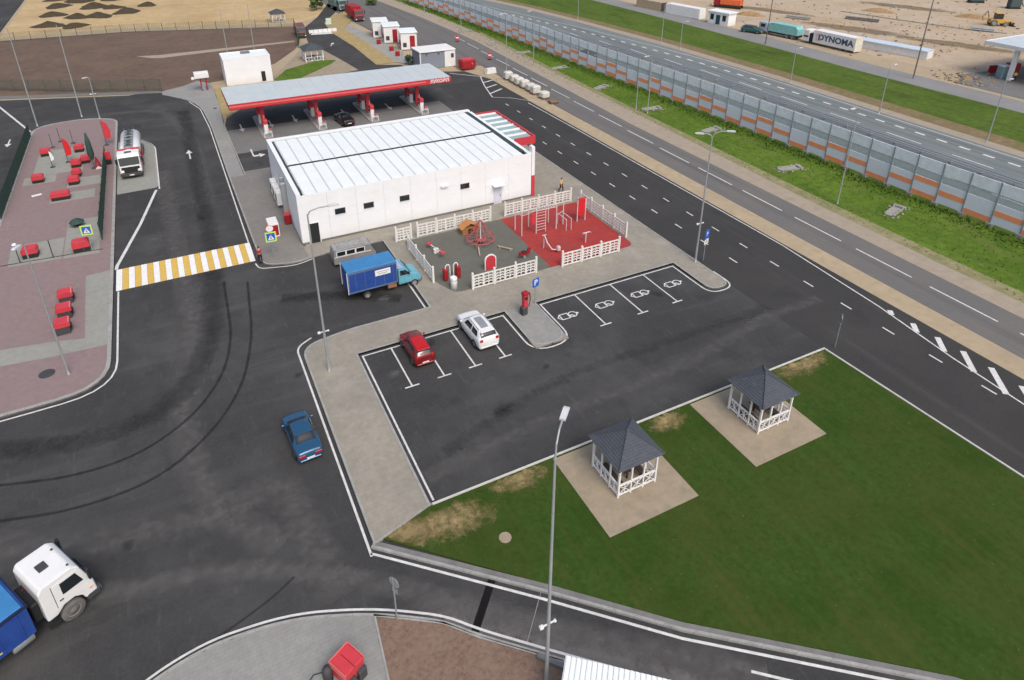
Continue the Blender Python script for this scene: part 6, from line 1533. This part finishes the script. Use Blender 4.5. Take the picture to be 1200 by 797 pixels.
# dark earth mounds
def mound_mb(seed):
    rnd_ = random.Random(seed); vs = []; n = 18; prof = [(3.3, -.1), (2.7, .15), (2.1, .5), (1.5, .85), (.8, 1.1), (.0, 1.2)]; ph = [rnd_.uniform(0, 6) for _ in range(4)]
    for r_, z_ in prof:
        for i in range(n):
            t_ = 2*math.pi*i/n; k_ = 1+.16*math.sin(2*t_+ph[0])+.12*math.sin(3*t_+ph[1])+.08*math.sin(5*t_+ph[2])+rnd_.uniform(-.06, .06)
            vs.append((r_*k_*math.cos(t_)+.3*math.sin(ph[3])*z_, r_*k_*math.sin(t_), z_*(1+.22*math.sin(2*t_+ph[3]))+rnd_.uniform(-.06, .06)))
    return MB().add(vs, [(k*n+i, k*n+(i+1) % n, (k+1)*n+(i+1) % n, (k+1)*n+i) for k in range(len(prof)-1) for i in range(n)], None, True)
md_s = [share('mound%d' % q, lambda q=q: mound_mb(q), mat('peat', (.055, .042, .024), .95, var=.3, scale=1.5, bump=.6, bscale=3)) for q in range(4)]
dsc = ['near left', 'near right', 'second row left', 'second row middle', 'second row right', 'third row left', 'third row middle', 'third row right', 'top row left', 'top row middle', 'top row right', 'lone right']
for i, (px, py, s_) in enumerate(((57, 30, 1), (88, 31, .8), (62, 18, .9), (90, 20, .9), (115, 19, 1), (68, 8, .9), (110, 8, 1.1), (132, 9, .8), (65, 0, .9), (92, 2, 1), (135, -1, 1), (149, 14, 1), (172, 6, .8))):
    o = inst('earth_mound', md_s[i % 4], None, (*at(px, py), -.05), random.uniform(0, 6)); o.scale = (s_*1.15, s_*1.1, s_*.85)
    tag(o, 'dark earth mound on the dry field, %s' % (dsc[i] if i < 12 else 'farthest right'), 'mound', 'dark earth mounds on the dry field')
EST = mat('damp_earth', (.20, .15, .09), .95); fade(EST, .35, .6, 1.2)
# ---- construction yard
t = thing('site_office', 'small white flat-roofed office with two windows and a dark door across the highway', 'building', at(829, 26.5), R(-90-2))
obj('wall', MB().box(0, 6.0, 0, 3.2, -.1, 2.9), WHITE, t)
obj('roof', MB().box(-.3, 6.3, -.3, 3.4, 2.9, 3.15), WHITE, t)
obj('door', MB().box(2.4, 3.6, -.06, -.02, .05, 2.3), mat('dark_green_door', (.02, .07, .07), .5), t)
for x in (.7, 4.3): w_ = obj('window', MB().box(x, x+1.0, -.05, -.02, 1.0, 2.4), CHAR, t); obj('pane', MB().box(x+.08, x+.92, -.06, -.051, 1.08, 2.32), GLASS, w_)
t.rotation_euler[2] = R(-78)
t = thing('white_container', 'long white container left of the site office', 'container', (123.6, 151), R(-80)); obj('walls', MB().box(0, 11.5, 0, 2.5, 0, 2.6, b=.03), WPAINT, t)
me = share('wrib', lambda: MB().box(0, .1, -.04, 0, .15, 2.45), WPAINT)
for k in range(22): inst('rib', me, t, (.2+k*.52, 0, 0))
t = thing('red_skip', 'red skip standing between the white container and the site office', 'skip', at(818, 19.5), R(-80)); obj('tub', MB().side([(-1.3, 0), (-1.5, 1.7), (1.5, 1.7), (1.3, 0)], -.9, .9), DRED, t); obj('stickers', MB().box(-1.6, -1.48, -.5, .4, .5, 1.3), WPAINT, t)
t = thing('beige_container', 'beige container at the far left end of the yard row', 'container', (122.7, 163), R(-82)); obj('walls', MB().box(0, 9.5, 0, 2.5, 0, 2.3, b=.03), mat('beige_box', (.42, .33, .22), .7), t); obj('end', MB().box(9.51, 9.6, .1, 2.4, .1, 2.2), CHAR, t)
t = thing('orange_machine', 'orange drilling machine behind the white site office', 'machine', (145.5, 149), R(-60))
obj('body', MB().box(-3.2, 2.8, -1.2, 1.2, .8, 2.4, b=.15), mat('orange_paint', (.62, .13, .04), .5), t); obj('cab', MB().box(-5.0, -3.3, -1.1, 1.1, .7, 2.9, b=.1), DRED, t); obj('boom', MB().tube((0, 0, 2.6), (6.0, 0, 3.0), .25, n=8), MATS['orange_paint'], t); obj('tracks', MB().box(-4.8, 2.9, -1.3, -.7, 0, .75, b=.15).box(-4.8, 2.9, .7, 1.3, 0, .75, b=.15), BLACK, t)
t = thing('turquoise_truck', 'turquoise covered trailer beside the white lettered trailer', 'trailer', (127.4, 119.5), R(-82))
obj('chassis', MB().box(0, 9.3, .3, 2.1, .5, .95), BLACK, t); obj('tarp', MB().side([(1.6, .96), (1.3, 2.3), (2.0, 2.9), (8.6, 2.9), (9.2, 2.3), (9.2, .96)], 0, 2.4), mat('turquoise_tarp', (.22, .48, .46), .6, var=.15), t); obj('cab', MB().box(-1.2, 1.1, 0, 2.4, .6, 2.7, b=.12), mat('cab_grey_blue', (.35, .40, .45), .5), t); obj('cab_window', MB().box(-.6, .6, -.02, .02, 1.6, 2.3), GLASS, t)
for x in (.2, 6.5, 8.0):
    for sy in (-1, 1): wheel(t, x, 1.2+sy*.95, .48, .35, sy)
t = thing('lettered_trailer', 'white container trailer with dark lettering across the highway', 'trailer', (128.6, 108.6), R(-86.5))
obj('wall', MB().box(2.6, 12.8, 0, 2.5, .5, 3.2, b=.04), WPAINT, t); ti = text('lettering', 'DYNOMA', 1.75, mat('dark_blue_letter', (.05, .09, .13), .5), t, (8.2, -.02, 1.85), (R(90), 0, 0), .01, .06, 1.12)
obj('logo', MB().path([(3.5, -.03, 1.2), (3.5, -.03, 2.5), (4.4, -.03, 2.5), (4.4, -.03, 1.2), (3.5, -.03, 1.2)], .08, 5), mat('pink_logo', (.5, .28, .32), .6), t)
obj('cab', MB().box(0, 1.5, .05, 2.45, .4, 2.9, b=.1), WPAINT, t); obj('gap', MB().box(1.5, 2.59, .2, 2.3, .5, 2.3), BLACK, t); obj('end_frame', MB().box(12.81, 12.95, 0, 2.5, .3, 3.25), mat('cream', (.6, .58, .48), .6), t); obj('cab_stripe', MB().box(.1, 1.4, .02, .06, 1.3, 1.7), CHAR, t)
for x in (.8, 9.5, 11.0):
    for sy in (-1, 1): wheel(t, x, 1.25+sy*.95, .48, .35, sy)
t = thing('long_shed', 'long low shed with a pale blue roof beside the lettered trailer', 'shed', (135.3, 100.8), R(-79))
obj('wall', MB().box(0, 15.5, .2, 2.8, 0, 1.5), WPAINT, t); obj('roof', MB().side([(0, 1.51), (15.6, 1.51), (15.6, 1.7), (0, 1.7)], -.1, 3.2), mat('pale_blue_sheet', (.50, .60, .68), .5), t); obj('end_wall', MB().box(15.52, 15.6, .2, 2.8, 0, 1.5), WPAINT, t)
t = thing('yard_barrier_row', 'row of thin pinkish stakes standing behind the trailers', 'fence', (134.5, 118), 0)
for k in range(28): obj('stake', MB().box(-.05, .05, -.05, .05, 0, 1.8 if k % 3 else 2.4).data if False else MB().box(-.05, .05, -.05, .05, 0, 1.7+.5*random.random()), mat('pinkish_stake', (.42, .33, .33), .7), t, (k*.05, -k*.68, 0))
t = thing('far_canopy', 'white flat canopy of the far filling station at the right edge', 'canopy', at(1155, 48, 6.2)+(0,), R(0))
t.location.z = 0
obj('roof', MB().box(0, 20, -16, 0, 5.7, 6.2), mat('pale_canopy_top', (.50, .56, .60), .5), t); obj('fascia', MB().box(-.1, 20, .001, .1, 5.6, 6.3).box(-.1, -.001, -16, 0, 5.6, 6.3), WPAINT, t)
for x, y in ((.9, -5.5), (4, -12)): obj('column', MB().box(x-.35, x+.35, y-.35, y+.35, 0, 5.7, b=.03), WPAINT, t)
t = thing('far_pump', 'dark red pump cabinet under the far station canopy', 'pump', at(1184, 88), R(-20)); obj('cabinet', MB().box(-1.1, 1.1, -.6, .6, 0, 2.3, b=.06), DRED, t); obj('base', MB().box(-1.3, 1.3, -.8, .8, -.05, .1), CONCD, t)
t = thing('site_board', 'dark red board on the ground left of the far station canopy', 'board', at(1162, 87), R(-20)); obj('board', MB().box(-.9, .9, -.08, .08, .2, 1.7), DRED, t); obj('legs', MB().box(-.8, -.7, -.3, .3, 0, .4).box(.7, .8, -.3, .3, 0, .4), STEEL, t)
t = thing('glass_kiosk', 'teal-grey glass kiosk under the far station canopy', 'kiosk', at(1174, 91), R(-20)); obj('wall', MB().box(-.9, .9, -.7, .7, 0, 2.2, b=.03), mat('teal_grey', (.20, .30, .33), .3), t); obj('roof', MB().box(-1, 1, -.8, .8, 2.2, 2.3), WPAINT, t)
sheet('far_station_apron', [(127.2, 72), (134, 75), (150, 74), (170, 60), (150, 20), (128, 40)], -.01, CONCD, .05)
t = thing('wheel_loader', 'yellow backhoe loader on the earth of the yard', 'loader', at(1168, 30), R(-35))
obj('body', MB().side([(-2.0, .7), (-2.0, 1.6), (-.3, 1.7), (1.9, 1.5), (2.1, .7)], -.8, .8), YELLOW, t); obj('cab', MB().box(-1.0, .7, -.75, .75, 1.7, 3.0, b=.08), GLASS, t); obj('cab_roof', MB().box(-1.1, .8, -.85, .85, 3.0, 3.15, b=.03), YELLOW, t)
obj('front_arm', MB().path([(1.2, .6, 1.4), (2.7, .6, 1.2), (3.2, .6, .5)], .12, 6).path([(1.2, -.6, 1.4), (2.7, -.6, 1.2), (3.2, -.6, .5)], .12, 6), YELLOW, t); obj('bucket', MB().side([(3.1, .1), (3.1, .9), (3.5, .9), (3.3, .4), (4.0, .05)], -1.2, 1.2), CHAR, t)
obj('rear_boom', MB().path([(-2.0, 0, 1.0), (-2.9, 0, 3.6), (-3.8, 0, 2.2), (-3.5, 0, 1.2)], .14, 6), mat('boom_brown', (.30, .2, .12), .6), t)
for sy in (-1, 1): wheel(t, -1.2, sy*.95, .8, .45, sy); wheel(t, 1.5, sy*.9, .55, .35, sy)
for lab, px, py, w_, h_ in (('dark machine at the top edge, left of the loader', 1143, 3, 4, 1.6), ('dark machine at the upper right corner behind the loader', 1187, 10, 3, 3.2)):
    t = thing('dark_machine', lab, 'machine', at(px, py), R(-30), 'dark machines in the yard'); obj('body', MB().box(-w_/2, w_/2, -1, 1, .4, h_, b=.15), mat('dark_teal_machine', (.05, .08, .085), .6), t); obj('base', MB().box(-w_/2-.2, w_/2+.2, -.9, .9, 0, .39, b=.08), BLACK, t); obj('arm', MB().tube((w_/2, 0, h_*.8), (w_/2+1.2, 0, .5), .12, n=6), BLACK, t)
PILE = mat('pile_earth', (.30, .20, .10), .95, var=.3, scale=1, bump=.5, bscale=2)
pl_ = [('low brown soil ridge in the middle of the yard', 1030, 14, 9, 2.5), ('brown soil ridge left of the dark mast', 880, 18, 8, 2.5), ('low soil pile between loader and masts', 1140, 21, 9, 2.4), ('small rubble pile left of the far station', 1133, 93, 2.2, 1.2)]
for lab, px, py, a, c in pl_:
    mb = MB().lathe([(1.1, -.1), (.9, .12), (.6, .4), (.25, .62), (0, .66)], 16, PILE); o = obj('soil_pile', mb, None, None, (*at(px, py), -.03)); o.scale = (a*.5, c*.5, 1.6 if a > 3 else 1); o.rotation_euler = (0, 0, R(-60)); tag(o, lab, 'soil pile', 'soil piles in the yard')
rbm = MB(); rnd = random.Random(21)
for i in range(900):
    if i % 3 == 0: x, y = at(rnd.gauss(1120, 22), rnd.gauss(96, 6))
    else: x, y = at(rnd.uniform(830, 1200), rnd.uniform(2, 66))
    q = abs(rnd.gauss(0, .09))+.05; e = rnd.uniform(.5, 1.6)
    if x < 127: continue
    rbm.box(x-q*e, x+q*e, y-q, y+q, -.05, q*.9, (CONC, PILE, WOOD, PILE, CONCD)[i % 5], b=q*.25)
tag(obj('yard_rubble', rbm, None, kind='stuff'), 'loose rubble and scrap scattered over the earth yard', 'rubble')
STK = [('long stack of pale pipes in the middle of the yard', 1010, 24, 8), ('short stack of grey pipes behind the turquoise trailer', 935, 22, 6), ('stack of pale planks below the loader', 1150, 36, 5)]
for lab, px, py, L_ in STK:
    t = thing('pipe_stack', lab, 'pipe stack', at(px, py), R(-65), 'material stacks in the yard')
    for k, (yy, zz) in enumerate(((-.4, .2), (0, .2), (.4, .2), (-.2, .55), (.2, .55))): obj('pipe', MB().tube((-L_/2, yy, zz), (L_/2, yy, zz), .19, n=8), (CONC, STEEL, CONCD)[len(lab) % 3], t)
for px, py, w_ in ((900, 12, 2.2), (1000, 34, 3), (1120, 52, 2.6), (1060, 8, 3)):
    X_, Y_ = at(px, py); patch('earth_stain', X_, Y_, 16, w_*1.4, R(-70), -.03, EST)
dl = MB(); pr = pix((985, 13), (1045, 22), (1095, 29), (1145, 36), (1180, 39))
dl.strip(pr, 1.4, -.03, mat('dark_track', (.15, .14, .11), .95)); struct('dark_track', dl)

# white ribbed container at the bottom
c0 = Vector(at(663, 767, 2.5)); c1 = Vector(at(790, 797, 2.5)); ang2 = math.atan2((c1-c0).y, (c1-c0).x)
t = thing('ribbed_container', 'white ribbed roof of a container beside the road at the bottom of the picture', 'container', (c0.x, c0.y, 0), ang2)
obj('wall', MB().box(.06, 6.0, -2.6, -.06, 0, 2.4), WPAINT, t); obj('roof', MB().box(0, 6.06, -2.66, 0, 2.401, 2.45), WHITER, t)
me = share('ror', lambda: MB().box(0, .12, -2.64, -.02, 2.45, 2.50), WHITER)
for k in range(26): inst('rib', me, t, (.05+k*.235, 0, 0))
obj('door', MB().box(2.4, 3.4, -.058, -.02, .1, 2.1), CONTBLUE, t)
tag(obj('kerb_stub', MB().box(-.12, .12, -1.3, 1.3, 0, .35), CONCD, None, (*at(660, 785), 0), (0, 0, ang2+R(80))), 'short grey wall beside the ribbed container', 'wall')
t = thing('low_white_fence', 'low white roadside fence between entrance road and parked truck', 'fence', at(362, 40)+(0,), 0)
for k in range(6): obj('panel', MB().box(k*1.1+.04, k*1.1+1.06, -.04, .04, .1, .9), WPAINT, t)

# unused meshes and a last check
for o in list(bpy.data.objects):
    if o.type == 'MESH' and o.name.startswith('tmp'): bpy.data.objects.remove(o)
scene.render.engine = 'CYCLES'
